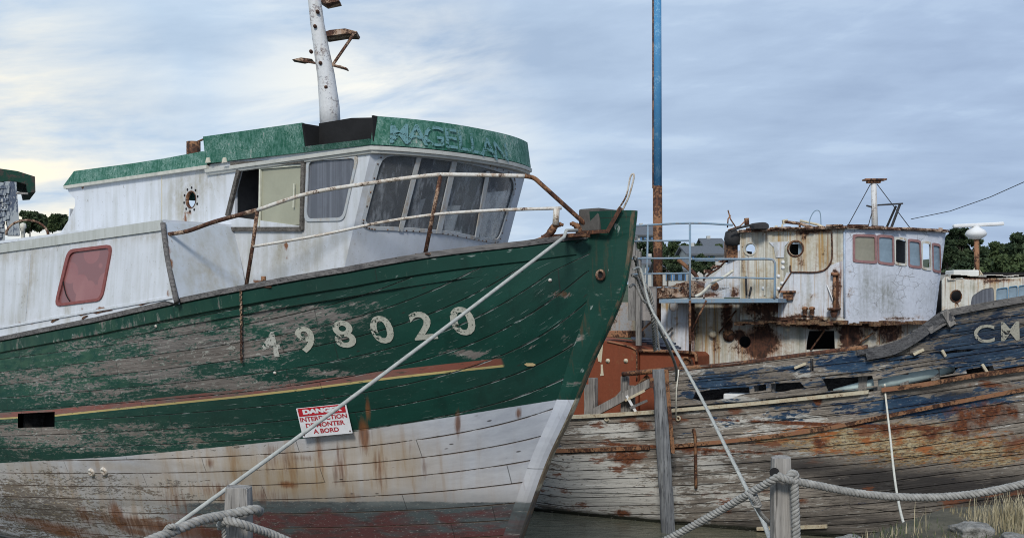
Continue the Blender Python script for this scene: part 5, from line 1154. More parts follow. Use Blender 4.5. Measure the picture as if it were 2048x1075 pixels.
for px in (1613, 1627): MB().lathe(upt(px, 630, .08), UP, [(.028, 0), (.028, .07), (.045, .08), (.04, .11), (0, .12)], 10).build('mushroom_vent', M['ruststrip'], side_w)
MB().tube(smooth([upt(1655, 570, .02), upt(1664, 590, .05), upt(1668, 605, .02)], 3), .009, 5).build('grab_handle', M['white'], side_w)
for (x0, y0, x1, y1) in ((1493, 552, 1495, 590), (1504, 573, 1500, 592)): MB().tube([upt(x0, y0, .03), upt(x1, y1, .04)], .014, 6).build('bracket', M['rubber'], side_w)
# jagged deck edge under the wheelhouse
mb = MB()
for u in np.arange(aftu, .55, .045 if True else 0):
    p = SU.P(u, zlow - .02); nn = SU.normal(u, zlow); mb.box(p + nn * random.uniform(.0, .05) - UP * random.uniform(0, .03), (.12, random.uniform(.08, .2), random.uniform(.02, .06)), (UP.cross(nn).normalized(), nn, UP))
    if u > 0: pass
mb.build('deck_edge', m_rust('rotten_deck_edge', (.10, .07, .05), .9, scale=5, gr=.3), wreck)
# roof
def outl(grow, z, n_=40):
    o = []
    for u in list(np.linspace(aftu - .02, 0, 8)) + list(np.linspace(.02, 1, n_)): p = SU.P(u, zroof); nn = SU.normal(u, zroof) if u < .7 else Vector((0, 0, 0)); o.append(Vector((p.x, p.y, z)) + nn * (grow + random.uniform(-.012, .012)))
    o.append(B(5.39 - aftu, -1.4, z)); return o
mb = MB(); mb.prism(outl(.05, zroof), UP * .03); mb.build('roof', m_rust('rotten_roof', (.42, .40, .36), .72, scale=6, gr=.6), side_w)
mb = MB()
for u in np.arange(aftu, .6, .02 if 0 else .035):
    if random.random() < .75: p = SU.P(u, zroof); nn = SU.normal(u, zroof); mb.box(p + nn * random.uniform(.02, .07) + UP * random.uniform(.01, .05), (random.uniform(.08, .2), random.uniform(.05, .1), random.uniform(.008, .03)), (UP.cross(nn).normalized(), nn, UP))
q = [SU.P(u_, zroof) + SU.normal(u_, zroof) * .045 + UP * .02 for u_ in np.linspace(aftu, .55, 60)]; mb.tube(q, .022, 5); mb.build('roof_flashing', M['railrust'], side_w)
# lower deckhouse
la = SL.inv(1385, 660)[0]; z0_ = 1.4; zl_ = zlow + .26
lhole = [ell(*SL.inv(1490, 683), .085, .085, 16), uvs(SL, [(1618, 661), (1668, 661), (1670, 697), (1612, 699), (1614, 680)])]
low = panel(SL, [(la, z0_), (la, zl_), (.6, zl_), (.6, z0_)], lhole, .02, .06,
    {'rust': bl(SL, [(1520, 685, 42, 34, 1.2), (1480, 670, 14, 12, 1.1), (1455, 640, 14, 50, .7), (1700, 670, 30, 30, 1.0), (1740, 640, 40, 20, 1.1), (1600, 645, 60, 10, .9), (1580, 690, 8, 30, .5), (1640, 650, 40, 10, 1.1), (1780, 660, 40, 30, .75), (1392, 640, 4, 30, .9), (1430, 690, 10, 30, .5)]),
     'grime': bl(SL, [(1405, 670, 22, 40, 1.1), (1435, 650, 14, 60, .9), (1590, 670, 14, 30, .7), (1760, 660, 60, 40, .9)])}, mat_in=True).build('deckhouse', [M['steelw'], M['black']], wreck)
p = SL.P(*SL.inv(1480, 672)); 
def lpt(px, py, off=.02): u, v = SL.inv(px, py); return SL.P(u, v) + SL.normal(u, v) * off
MB().lathe(lpt(1427, 668, .0), nB, [(.05, 0), (.052, .05), (.03, .07), (0, .075)], 12).build('bulkhead_lamp', M['creamstrip'], low)
MB().lathe(lpt(1459, 670, .01), nB, [(.0, .025), (.09, .02), (.085, 0)], 14).build('porthole_cover', M['rust'], low)
MB().beam(lpt(1622, 700, .03), lpt(1650, 660, .02), .012, .02).build('broken_stay', M['ruststrip'], low)
for (a, b) in (((1710, 690), (1740, 665)), ((1440, 665), (1475, 620))): MB().tube([lpt(*a, .04), lpt(*b, .06)], .012, 5).build('broken_stay', M['rust'], low)
# black sheet added inside so the deckhouse openings read dark
mb = MB(); mb.box(B(7.0, 0, 2.1), (3.4, .06, 1.5), (aB, nB, UP)); mb.build('dark_backing', M['black'], low)
# sloping engine casing, aft of the wheelhouse
SP = Surf(lambda u, v: tuple(c + 0 * u for c in (S0B.x - aB.x * u + nB.x * 1.36, S0B.y - aB.y * u + nB.y * 1.36, v)), 4, 14, 1, 5, 300, 120)
ca = panel(SP, uvs(SP, [(1482, 500), (1482, 594), (1406, 594), (1410, 566), (1432, 548), (1460, 520), (1470, 503)]), [], .5, .08, {'rust': bl(SP, [(1470, 585, 10, 10, 1.0), (1420, 590, 20, 5, .8), (1455, 520, 10, 6, .6)]), 'grime': bl(SP, [(1460, 570, 20, 15, .4)])}).build('engine_casing', M['steelside'], wreck)
MB().lathe(SP.P(*SP.inv(1430, 572)) + nB * .004, nB, [(0, .004), (.045, .006), (.055, .012), (.06, 0)], 14).build('casing_porthole', M['rust'], ca)
MB().tube(smooth([SP.P(*SP.inv(x, y)) + nB * .03 for x, y in ((1408, 560), (1420, 548), (1440, 535), (1458, 515), (1476, 501))], 3), .014, 6).build('casing_edge', M['rust'], ca)
mb = MB()
for k in range(9): x_ = 1412 + k * 6; mb.box(SP.P(*SP.inv(x_, 545 - k * 4 + random.uniform(-4, 4))) - nB * .05, (random.uniform(.03, .08), .12, random.uniform(.02, .05)), (aB, nB, UP))
mb.build('debris', M['railrust'], ca)
# wall at the left below the platform, aft part of the deckhouse
ll = panel(SP, uvs(SP, [(1322, 598), (1388, 598), (1388, 705), (1322, 705)]), [ell(*SP.inv(1347, 612), .07, .08, 14)], .03, .08, {'rust': bl(SP, [(1385, 640, 4, 60, 1.0), (1352, 640, 6, 10, .6)]), 'grime': bl(SP, [(1330, 610, 30, 8, 1.1)])}).build('deckhouse_aft_wall', M['steelside'], wreck)
mb = MB()
for x_ in range(1312, 1400, 5): p = SP.P(*SP.inv(x_, 578 + random.uniform(-8, 8))); mb.box(p - nB * .1, (.04, random.uniform(.1, .3), random.uniform(.03, .10)), (aB, nB, UP))
mb.build('rubble', M['railrust'], wreck)
MB().prism([SP.P(*SP.inv(x, y)) for x, y in ((1262, 598), (1330, 575), (1380, 560), (1412, 575), (1460, 575), (1400, 592))], nB * -.6).build('collapsed_canopy', M['railrust'], wreck)
# platform with blue railings
SR_ = Surf(lambda u, v: (S0B.x - aB.x * u + nB.x * 1.85, S0B.y - aB.y * u + nB.y * 1.85, v + 0 * u), 4, 14, 1, 5, 300, 120)
def rp(px, py, off=0): u, v = SR_.inv(px, py); return SR_.P(u, v) + nB * off
pa, pb_ = rp(1318, 597), rp(1556, 597); zp = (pa.z + pb_.z) / 2; pa.z = pb_.z = zp
plat = MB().prism([pa, pb_, pb_ - nB * .5, pa - nB * .5], UP * -.055).build('platform', M['bluesteel'], wreck)
def trail(pts, r, mat='bluesteel', name='rail', off=0): MB().tube(smooth([rp(x, y, off) for x, y in pts], 4) if len(pts) > 2 else [rp(x, y, off) for x, y in pts], r, 7).build(name, M[mat], plat)
trail([(1385, 518), (1480, 518), (1538, 518), (1548, 523), (1550, 535), (1549, 597)], .016); trail([(1385, 556), (1470, 555), (1549, 557)], .013)
trail([(1262, 452), (1380, 446), (1465, 450)], .015, 'bluesteel'); trail([(1262, 482), (1380, 481)], .013); trail([(1262, 517), (1380, 516)], .015); trail([(1265, 548), (1380, 546)], .013)
trail([(1380, 446), (1380, 597)], .016, 'bluesteel', 'post'); trail([(1296, 450), (1293, 597)], .014, 'bluesteel', 'post')
trail([(1380, 600), (1380, 708)], .018, 'rust', 'post'); trail([(1413, 600), (1383, 662)], .014, 'rust', 'brace')
trail([(1262, 507), (1460, 508)], .012, 'bluesteel', 'rail', -2.6); trail([(1358, 520), (1356, 560)], .012, 'bluesteel', 'post', -2.6); trail([(1325, 516), (1356, 542), (1366, 556)], .03, 'rust', 'davit', -.6)
trail([(1262, 575), (1300, 573), (1340, 575)], .012, 'bluesteel', 'rail', -.5)
# hoses looped over the rail
trail([(1386, 592), (1400, 585), (1420, 565), (1445, 552), (1462, 540)], .022, 'hose', 'hose', -.1)
# tall blue mast
SMB = B(9.75, 0, 0); SMB = W(1314, 620, 16.4); mq = lambda px, py: W(px, py, SMB.y); kf = SMB.y / F
mb = MB(); mb.cyl(mq(1316, 640), mq(1315, 372), 9.8 * kf, 16, 9.3 * kf); mm = mb.build('mast_foot', M['rust'], wreck)
mb = MB(); mb.cyl(mq(1315, 374), mq(1314.5, -60), 8.8 * kf, 16, 8.0 * kf); m2 = mb.build('mast', M['mast_blue'], wreck)
mb = MB(); mb.beam(mq(1306, 376), mq(1306, -60), .02, .05, up=Vector((0, 1, 0))); mb.build('mast_edge_strip', M['rust'], m2)  # rust-brown strip down the left edge of the mast
mb = MB(); mb.cyl(mq(1316, 1010), mq(1316, 460), 8 * kf, 12); mb.build('mast_partner', M['bluesteel'], wreck)
# roof gear
def up_(px, py, Y=15.4): return W(px, py, Y)
mb = MB(); mb.cyl(up_(1750, 462), up_(1747, 362), .045, 10, .038); rm_ = mb.build('roof_mast', M['mast_white'], wreck)
mb = MB(); mb.box(up_(1749, 359.5), (.30, .16, .02)); mb.box(up_(1747, 364), (.18, .10, .03)); mb.build('mast_head', M['ruststrip'], rm_)
mb = MB(); mb.beam(up_(1756, 410), up_(1805, 407), .05, .02); mb.beam(up_(1733, 411), up_(1744, 414), .03, .02); mb.beam(up_(1800, 408), up_(1780, 462, 15.2), .03, .02); mb.beam(up_(1792, 412), up_(1770, 462, 15.6), .025, .02); mb.build('yard_bracket', M['rubber'], rm_)
for a, b in (((1741, 368), (1692, 458)), ((1754, 368), (1825, 462)), ((1745, 420), (1735, 458))): MB().tube([up_(*a), up_(*b)], .006, 5).build('stay', M['rubber'], rm_)
MB().tube([up_(1822, 438, 15.2), up_(1900, 422, 14.6), up_(1980, 394, 13.6), up_(2090, 345, 12.3)], .005, 5).build('stay_wire', M['rubber'], wreck)
mb = MB(); mb.tube(smooth([up_(x, y, 15.3) for x, y in ((1462, 462), (1480, 455), (1505, 450), (1530, 448), (1535, 455))], 4), [.016] * 8 + [.026] * 9, 8); mb.box(up_(1518, 454, 15.2), (.2, .3, .06)); mb.build('tarpaulin_roll', M['rubber'], wreck)
mb = MB(); mb.lathe(up_(1465, 478, 15.5), UP, [(.0, -.10), (.10, -.08), (.12, 0), (.10, .1), (.05, .13), (0, .13)], 14); mb.build('black_buoy', M['rubber'], wreck)
mb = MB(); mb.box(up_(1462, 500, 15.6), (.16, .2, .28)); mb.build('winch', M['ruststrip'], wreck, bevel=.02)
mb = MB(); mb.cyl(up_(1494, 452, 15.4), up_(1493, 436, 15.4), .035, 10); mb.build('pipe_stub', M['rust'], wreck)
for q in (((1456, 420), (1461, 438), (1472, 455)), ((1455, 455), (1456, 438), (1461, 430)), ((1456, 460), (1480, 452), (1490, 442))): MB().tube([up_(*p, 15.4) for p in q], .010, 5).build('aerial_stub', M['ruststrip'], wreck)
mb = MB(); mb.tube([up_(1566, 443, 15.3), up_(1600, 447, 15.2), up_(1625, 455, 15.1), up_(1655, 466, 14.9)], .022, 8); mb.build('folded_derrick', M['railrust'], wreck)
mb = MB(); mb.tube([up_(1600, 441, 15.3), up_(1635, 449, 15.2), up_(1662, 461, 15)], .018, 8); mb.beam(up_(1565, 444, 15.3), up_(1575, 442, 15.3), .05, .06); mb.build('folded_derrick', M['creamstrip'], wreck)
MB().tube(smooth([up_(x, y, 15.2) for x, y in ((1618, 456), (1620, 438), (1628, 423), (1637, 421), (1641, 430), (1642, 458))], 4), .007, 5).build('wire_hoop', M['bluesteel'], wreck)
MB().cyl(up_(1600, 458, 15.2), up_(1599, 447, 15.2), .015, 6).build('roof_peg', M['rust'], wreck); mb = MB(); mb.cyl(up_(1553, 460, 15.3), up_(1552, 451, 15.3), .02, 8); mb.cyl(up_(1563, 460, 15.3), up_(1565, 448, 15.3), .012, 6); mb.build('roof_light', M['creamstrip'], wreck)
# ---- brown steel casing on the aft deck
M['brown'] = m_rust('brown_steel', (.20, .055, .026), .40, scale=3, gr=.2, grime=(.10, .035, .02), streak=False, rustc=(.12, .04, .02), dark=(.06, .025, .015), peel=None)
SQ = Surf(lambda u, v: (S0B.x - aB.x * u + nB.x * 1.75, S0B.y - aB.y * u + nB.y * 1.75, v + 0 * u), 6, 16, 1, 5, 300, 120)
def qp(px, py, off=0): u, v = SQ.inv(px, py); return SQ.P(u, v) + nB * off
mb = MB(); mb.prism([qp(1110, 668), qp(1183, 678), qp(1238, 684), qp(1276, 700), qp(1276, 838), qp(1110, 842)], nB * -.9); br_ = mb.build('brown_casing', M['brown'], wreck, bevel=.012)
mb = MB(); mb.prism([qp(1277, 702, -.04), qp(1330, 702, -.04), qp(1385, 705, -.04), qp(1393, 712, -.04), qp(1393, 760, -.04), qp(1277, 838, -.04)], nB * -.8); mb.build('side_box', M['brown'], br_, bevel=.012)
mb = MB(); mb.tube(smooth([qp(x, y, .01) for x, y in ((1215, 682), (1250, 690), (1272, 699), (1274, 715), (1274, 760))], 4), .013, 6); mb.tube(smooth([qp(x, y, .0) for x, y in ((1278, 701), (1330, 702), (1385, 705), (1392, 712), (1393, 722))], 4), .025, 6); mb.build('lip', M['ruststrip'], br_)
MB().lathe(qp(1373, 727, -.0), nB, [(.10, -.02), (.105, .01), (.075, .02), (.07, -.01), (0, -.01)], 18).build('flange', M['rust'], br_)
for px, py in ((1184, 721), (1216, 721), (1252, 721)): MB().lathe(qp(px, py, 0), nB, [(.034, -.004), (.034, .012), (.018, .012), (.016, .024), (0, .026)], 10).build('fitting', M['creamstrip'], br_)
mb = MB(); mb.prism([qp(x, y, .003) for x, y in ((1194, 678), (1207, 680), (1205, 705), (1203, 724), (1197, 722), (1193, 700))], nB * .004); mb.prism([qp(x, y, .003) for x, y in ((1202, 728), (1206, 728), (1207, 745), (1208, 750), (1200, 751), (1202, 745))], nB * .004); mb.prism([qp(x, y, .003) for x, y in ((1170, 715), (1175, 720), (1176, 752), (1166, 752), (1167, 740))], nB * .004); mb.build('paint_run', M['creamstrip'], br_)
mb = MB(); mb.box(qp(1225, 668, -.3), (.35, .3, .10), (aB, nB, UP)); mb.build('hatch', M['ruststrip'], br_, bevel=.01)
mb = MB()
for k in range(7): a = qp(1255 + 9 * k, 676 + 3.5 * k, -.15 - .03 * k); b = qp(1330 + 5 * k, 682 + 4 * k + random.uniform(-3, 3), -.2); mb.beam(a, b, .06, .03)
mb.build('loose_boards', m_plain('dark_blue_boards', (.05, .065, .10), .8, .4), br_)
MB().beam(qp(1260, 672, -.2), qp(1290, 640, -.3), .02, .03).build('strut', M['ruststrip'], br_); MB().beam(qp(1300, 690, -.2), qp(1330, 655, -.3), .02, .03).build('strut', M['rubber'], br_)
mb = MB(); mb.prism([qp(x, y, -1.0) for x, y in ((1270, 690), (1285, 650), (1322, 645), (1330, 700))], nB * -.1); mb.build('white_board', M['steelside'] if False else m_rust('pale_board_steel', (.50, .54, .60), .45, scale=4), br_)
mb = MB(); mb.box(qp(1215, 640, -1.5), (1.1, .4, .55), (aB, nB, UP)); mb.build('aft_locker', m_rust('pale_locker', (.30, .31, .32), .68, scale=4), br_)
for (x, y0, y1, m_) in ((1243, 590, 645, 'bluesteel'), (1236, 560, 700, 'creamstrip'), (1250, 555, 680, 'greywood')): MB().beam(qp(x, y1, -.6), qp(x, y0, -.6), .05, .05, up=aB).build('aft_post', M[m_], wreck)
# weathered boards standing behind the green stem
for (x0, x1, y0, y1) in ((1262, 1276, 470, 640), (1277, 1286, 500, 690)): 
    mb = MB(); mb.prism([qp(x0, y0, .1), qp(x1, y0 + 4, .1), qp(x1, y1, .1), qp(x0, y1, .1)], nB * -.05); mb.build('upright_board', M['greywood'], wreck)
mb = MB(); mb.prism([qp(1276, 572, -.1), qp(1306, 572, -.1), qp(1306, 640, -.1), qp(1276, 640, -.1)], nB * -.05); mb.build('board_panel', m_plain('beige_grey_board', (.27, .25, .24), .85), wreck)

# ================================================================== pile standing against the derelict
pile = empty('mooring_pile', W(1340, 1058, 14.6), 'tall leaning grey timber pile standing in the water against the derelict hull', 'pile')
a = W(1340, 1110, 14.55); b = W(1317, 738, 14.60); kf = 14.6 / F
mb = MB(); ax = (b - a).normalized(); sx = Vector((0, 1, 0)).cross(ax).normalized(); sy = ax.cross(sx); vs = []; 
for i in range(14):
    t = i / 13; c_ = a.lerp(b, t) + sx * random.uniform(-.006, .006); w_ = (13.5 if t < .75 else 12.5) * kf
    for k in range(8): an = 2 * math.pi * (k + .5) / 8; vs.append(c_ + sx * w_ * math.cos(an) * 1.06 + sy * w_ * math.sin(an) * .9)
mb.add(vs, [(i * 8 + k, i * 8 + (k + 1) % 8, i * 8 + 8 + (k + 1) % 8, i * 8 + 8 + k) for i in range(13) for k in range(8)] + [tuple(range(104, 112))]); M['pilew'] = m_wood('pile_wood', (.085, .09, .10), (.29, .30, .31), 'z'); mb.build('timber', M['pilew'], pile)
mb = MB(); a2 = W(1331, 738, 14.62) ; b2 = W(1345, 905, 14.6); mb.beam(a2, b2, .05, .12, up=Vector((0, 1, 0))); mb.build('rusty_edge', M['rust'], pile)
mb = MB(); mb.box(W(1303, 765, 14.45), (.05, .06, .13)); mb.build('bracket', M['rust'], pile)

# ================================================================== BOAT C: radar boat behind on the right
YC = 19.0; wc = lambda px, py, dy=0: W(px, py, YC + dy)
boatC = empty('white_boat', Vector((8.2, YC + 1, 0)), 'white boat with blue windows and radar scanner, behind the blue hull at the right', 'boat')
SCc = Surf(lambda u, v: (u, YC - .16 * (u - 7.5), v + 0 * u), 6.5, 12, 1.5, 5, 300, 160)
cp = SCc.inv
cab = panel(SCc, [cp(*p) for p in ((1884, 760), (1884, 560), (1890, 553), (1940, 556), (2000, 556), (2048, 553), (2150, 550), (2150, 760))], [ell(*cp(1913, 592), .095, .10, 16), rpoly([cp(*p) for p in ((1941, 610), (1944, 592), (1965, 578), (1987, 574), (1989, 600), (1985, 618), (1945, 620))], .05)] + [rpoly([cp(*p) for p in q], .03) for q in (((1994, 578), (2014, 575), (2014, 598), (1994, 601)), ((2018, 574), (2034, 572), (2034, 594), (2018, 598)), ((2038, 572), (2056, 570), (2056, 592), (2038, 594)), ((2060, 570), (2100, 566), (2100, 590), (2060, 592)))], .04, .12,
    {'rust': bl(SCc, [(1913, 612, 4, 16, .9), (1930, 556, 60, 3, .9), (2000, 560, 50, 3, .7)]), 'grime': bl(SCc, [(1950, 570, 60, 8, .6)])}, mat_in=True).build('cabin', [M['steelw'], M['black']], boatC)
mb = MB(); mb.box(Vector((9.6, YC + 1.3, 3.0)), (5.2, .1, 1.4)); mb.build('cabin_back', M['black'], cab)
MB().lathe(SCc.P(*cp(1913, 592)), (0, -1, 0), [(.09, -.03), (.095, .01), (.11, .012), (.115, 0)], 18).build('porthole', M['rust'], cab)
for q in (((1994, 578), (2014, 575), (2014, 598), (1994, 601)), ((2018, 574), (2034, 572), (2034, 594), (2018, 598)), ((2038, 572), (2056, 570), (2056, 592), (2038, 594)), ((2060, 570), (2100, 566), (2100, 590), (2060, 592))):
    pq = rpoly([cp(*p) for p in q], .03); c_ = np.mean(np.array(pq), axis=0); oo = [tuple(c_ + (np.array(p) - c_) * 1.12) for p in pq]
    wf_ = ring(SCc, oo, pq, .02, .012, .06).build('window', m_plain('blue_window_rim', (.07, .20, .34), .6) if 'bwr' not in M else M['bwr'], cab); M['bwr'] = wf_.data.materials[0]
    panel(SCc, pq, [], .01, .1, off=-.01).build('pane', M['paneB'], wf_)
panel(SCc, rpoly([cp(*p) for p in ((1941, 610), (1944, 592), (1965, 578), (1987, 574), (1989, 600), (1985, 618), (1945, 620))], .05), [], .01, .1, off=-.01).build('side_window', M['glass_side'], cab)
mb = MB()
for k in range(26): x_ = 1888 + k * 7; mb.box(wc(x_, 556 + random.uniform(-3, 3), .3), (random.uniform(.1, .3), .7, random.uniform(.03, .08)))
mb.build('roof', m_rust('rust_spotted_roof', (.55, .54, .50), .62, scale=5), cab)
mb = MB(); mb.box(wc(1924, 547, .5), (.45, .4, .12)); mb.build('life_raft_box', M['steelw'] if False else m_plain('raft_white', (.58, .58, .56), .5, .1), boatC, bevel=.02)
mb = MB(); mb.cyl(wc(1954, 556, .6), wc(1953, 478, .6), .045, 10); mb.cyl(wc(1947, 500, .6), wc(1953, 503, .6), .02, 6); rmst = mb.build('radar_mast', M['ruststrip'], boatC)
for dx in (-16, -8, 10, 16): MB().beam(wc(1953 + dx, 556, .6), wc(1953 + dx * .15, 535, .6), .025, .02).build('mast_foot', M['creamstrip'], rmst)
mb = MB(); mb.lathe(wc(1952, 477, .6), UP, [(.0, -.02), (.10, 0), (.17, .05), (.185, .09), (.15, .15), (.08, .19), (.05, .23), (0, .235)], 16); mb.build('radar_base', M['white'], rmst)
mb = MB(); mb.beam(wc(1906, 452, .6), wc(2007, 447, .6), .10, .065); mb.build('radar_scanner', M['white'], rmst, bevel=.02)
mb = MB(); mb.box(Vector((10.0, YC + 1.1, 1.3)), (6.5, 2.6, 2.6)); mb.build('hull', M['steelside'] if False else m_plain('hidden_hull_white', (.4, .42, .45), .7), boatC, bevel=.2)

# ================================================================== BOAT D: old boat at the left edge
YD = 17.0; wd = lambda px, py, dy=0: W(px, py, YD + dy)
boatD = empty('old_boat', Vector((-8.6, YD + 1, 0)), 'weathered boat with green roof and flaking blue post at the left edge', 'boat')
mb = MB(); mb.prism([wd(-60, 330), wd(0, 337), (wd(35, 342)), wd(70, 353), wd(71, 384), wd(56, 385), wd(52, 368), wd(30, 362), wd(-60, 366)], Vector((-.62, 1.2, 0))); m, n = newmat('rotting_green_roof'); o = n.coord(); f = n.noise(o, 5, 7, .7, .3); n.out(n.mix(n.ramp(f, .50, .56), (.008, .04, .028), (.045, .038, .034)), .9, n.bump(f, .02, .6)); mb.build('roof', m, boatD)
mb = MB(); mb.beam(wd(33, 386), wd(56, 387), .03, .03); mb.build('roof_hook', M['greywood'], boatD)
m, n = newmat('flaking_blue_post'); o = n.coord(); f = n.noise(n.sc(o, 10, 10, 3), 1, 7, .7, .3); c = n.mix(n.ramp(f, .47, .52), (.30, .33, .35), (.07, .09, .13)); c = n.mix(n.ramp(f, .60, .63), c, (.42, .43, .42)); n.out(c, .9, n.bump(f, .01, .8)); M['bpost'] = m
mb = MB(); mb.prism([wd(8, 362), wd(33, 364), wd(40, 470), (wd(16, 470))], Vector((-.10, .2, 0))); mb.build('post', M['bpost'], boatD)
mb = MB()
for k in range(22): y_ = 365 + k * 5; mb.beam(wd(-40, y_ + random.uniform(-4, 4), random.uniform(-.1, .1)), wd(random.uniform(4, 20), y_ + random.uniform(-8, 8)), .05, random.uniform(.02, .07))
mb.build('peeling_planks', M['bpost'], boatD)
mb = MB(); mb.prism([wd(-60, 366), wd(8, 366), wd(10, 480), wd(-60, 480)], Vector((-.52, 1, 0))); mb.build('wheelhouse', M['bpost'], boatD)
mb = MB(); mb.tube([wd(12 + 42 * (1 - math.cos(t)), 470 - 30 * math.sin(t) + 0, -.6) for t in np.linspace(0, math.pi, 14)], .018, 7); mb.build('hoop', M['railrust'], boatD)
mb = MB(); mb.lathe(wd(46, 458, -.4), UP, [(.03, -.2), (.03, 0), (.05, .02), (.045, .08), (0, .1)], 10); mb.build('deck_lamp', M['hose'], boatD)
mb = MB(); mb.box(Vector((-11.2, YD + 1.3, 1.7)), (6.5, 2.4, 3.5)); mb.build('hull', M['bpost'], boatD, bevel=.3)
# ================================================================== posts, ropes, rocks, grass
def wooden_post(px0, px1, ytop, Y, label):
    k = Y / F; c = W((px0 + px1) / 2, ytop, Y); w_ = (px1 - px0) * k; root = empty('fence_post', Vector((c.x, Y, 1.36)), label, 'post', 'wooden posts of the rope fence')
    mb = MB(); vs = []; h = c.z - 1.2; N = 12
    for i in range(N + 1):
        z = 1.2 + h * i / N; t = 1.0 if i < N else .93
        for q in range(12):
            an = 2 * math.pi * (q + .5) / 12; rr = w_ / 2 * t * (1 + random.uniform(-.02, .02)); cx, cy = math.cos(an), math.sin(an); m_ = max(abs(cx), abs(cy)); m_ = .5 * 1 + .5 * m_
            vs.append(Vector((c.x + rr * cx / m_ * .96, Y + rr * cy / m_ * .96, z - (random.uniform(0, .012) if i == N else 0))))
    mb.add(vs, [(i * 12 + k_, i * 12 + (k_ + 1) % 12, i * 12 + 12 + (k_ + 1) % 12, i * 12 + 12 + k_) for i in range(N) for k_ in range(12)] + [tuple(range(N * 12, N * 12 + 12))]); mb.build('shaft', M['postwood'], root); return root, w_
pL, wL = wooden_post(449, 506, 969, 4.3, 'short weathered wooden post with rope wound round it, before the green hull')
pR, wR = wooden_post(1540, 1583, 910, 4.5, 'pale wooden fence post with rope knot, standing in front of the derelict hull')
mb = MB(); mb.cyl(W(1549, 944, 4.5 - wR / 2 - .005), W(1549, 944, 4.5 - wR / 2 + .03), .020, 14); mb.build('rope_hole', M['black'], pR)
fr = lambda px, py, Y: W(px, py, Y)
# fence rope left, wound round the left post
mb = MB(); laid_rope(mb, smooth([fr(290, 1084, 3.9), fr(345, 1062, 4.0), fr(400, 1040, 4.08), fr(450, 1029, 4.17), fr(500, 1019, 4.20), fr(513, 1018, 4.22), fr(519, 1022, 4.28)], 8), .019, .062); tag(mb.build('fence_rope', M['rope']), 'twisted grey rope on the short left post, its end sticking out past it', 'rope', 'twisted ropes of the fence')
mb = MB(); laid_rope(mb, smooth([fr(440, 1052, 4.22), fr(452, 1040, 4.16), fr(480, 1046, 4.14), fr(510, 1056, 4.18), fr(545, 1068, 4.25), fr(600, 1092, 4.3)], 8), .017, .058); tag(mb.build('fence_rope', M['rope']), 'thick twisted grey rope leaving the short left post downwards to the right', 'rope', 'twisted ropes of the fence')
mb = MB(); laid_rope(mb, smooth([fr(445, 1035, 4.19), fr(447, 1050, 4.19), fr(449, 1080, 4.2), fr(449, 1110, 4.22)], 6), .010, .04); tag(mb.build('fence_rope', M['rope']), 'thin frayed rope end hanging on the left edge of the short post', 'rope')
# right side
mb = MB(); laid_rope(mb, smooth([fr(1300, 1095, 4.9), fr(1345, 1072, 4.8), fr(1430, 1026, 4.65), (fr(1500, 985, 4.5)), fr(1540, 962, 4.42), fr(1552, 955, 4.405), fr(1562, 951, 4.40)], 8), .0165, .055); tag(mb.build('fence_rope', M['rope']), 'thick twisted grey rope rising from the water edge to the pale right post', 'rope', 'twisted ropes of the fence')
mb = MB(); laid_rope(mb, smooth([fr(1556, 950, 4.40), fr(1572, 958, 4.395), fr(1590, 961, 4.42), fr(1640, 971, 4.44), fr(1720, 986, 4.46), fr(1800, 993, 4.47), fr(1880, 993, 4.46), fr(1960, 985, 4.43), fr(2050, 966, 4.4), fr(2130, 945, 4.38)], 8), .0165, .05); tag(mb.build('fence_rope', M['rope']), 'long twisted rope sagging from the pale right post to the right edge', 'rope', 'twisted ropes of the fence')
mb = MB(); laid_rope(mb, smooth([fr(1574, 962, 4.41), fr(1582, 947, 4.41), fr(1590, 948, 4.42), fr(1589, 965, 4.42), fr(1590, 1000, 4.42), fr(1592, 1050, 4.42), fr(1594, 1110, 4.42)], 8), .0175, .05); tag(mb.build('fence_rope', M['rope']), 'twisted rope tail hanging straight down beside the pale right post', 'rope', 'twisted ropes of the fence')
mb = MB(); laid_rope(mb, smooth([fr(1499, 988, 4.46), fr(1506, 996, 4.44), fr(1511, 1008, 4.46), fr(1520, 1024, 4.5), fr(1532, 1038, 4.54), fr(1545, 1050, 4.6)], 8), .009, .03)
for t in np.linspace(0, 1, 5): c_ = fr(1505, 990, 4.5).lerp(fr(1513, 1008, 4.47), t); mb.tube([c_ + Vector((.017 * math.cos(a), .02 * math.sin(a), .006 * math.sin(a))) for a in np.linspace(0, 2 * math.pi, 10)[:-1]], .006, 5, closed=True)
tag(mb.build('lashing', M['rope']), 'small lashing of thin line tied where the mooring rope crosses the fence rope', 'lashing')
# mooring ropes
p0 = rail_pt(1150, 461) + nA * .08; u, v = SA.inv(1146, 473); 
q = [rail_pt(1160, 461) + nA * .04, rail_pt(1146, 462) + nA * .10, W(1128, 474, 9.0)]; e = W(356, 1052, 4.15)
for t in np.linspace(.06, 1, 22): p = q[2].lerp(e, t); px = 1128 + (356 - 1128) * t
mid = []
for t in np.linspace(0, 1, 26):
    Y = 1 / ((1 - t) / 9.0 + t / 6.9); px = 1128 + (340 - 1128) * t; py = 474 + (1058 - 474) * t + 6 * math.sin(math.pi * t); mid.append(W(px, py, Y))
mb = MB(); mb.tube(q[:2] + mid + [W(300, 1080, 6.8), W(250, 1108, 6.7)], .0145 , 8); tag(mb.build('mooring_rope', M['rope_white']), 'taut pale mooring line running from the green bow down to the short left post', 'mooring rope', 'mooring ropes')
mb = MB(); laid_rope(mb, smooth([W(330, 1062, 4.02), W(338, 1052, 3.98), W(350, 1052, 3.98), W(352, 1062, 4.02), W(342, 1068, 4.0)], 6), .010, .035); tag(mb.build('knot', M['rope']), 'small knot where the pale mooring line meets the fence rope at lower left', 'knot')
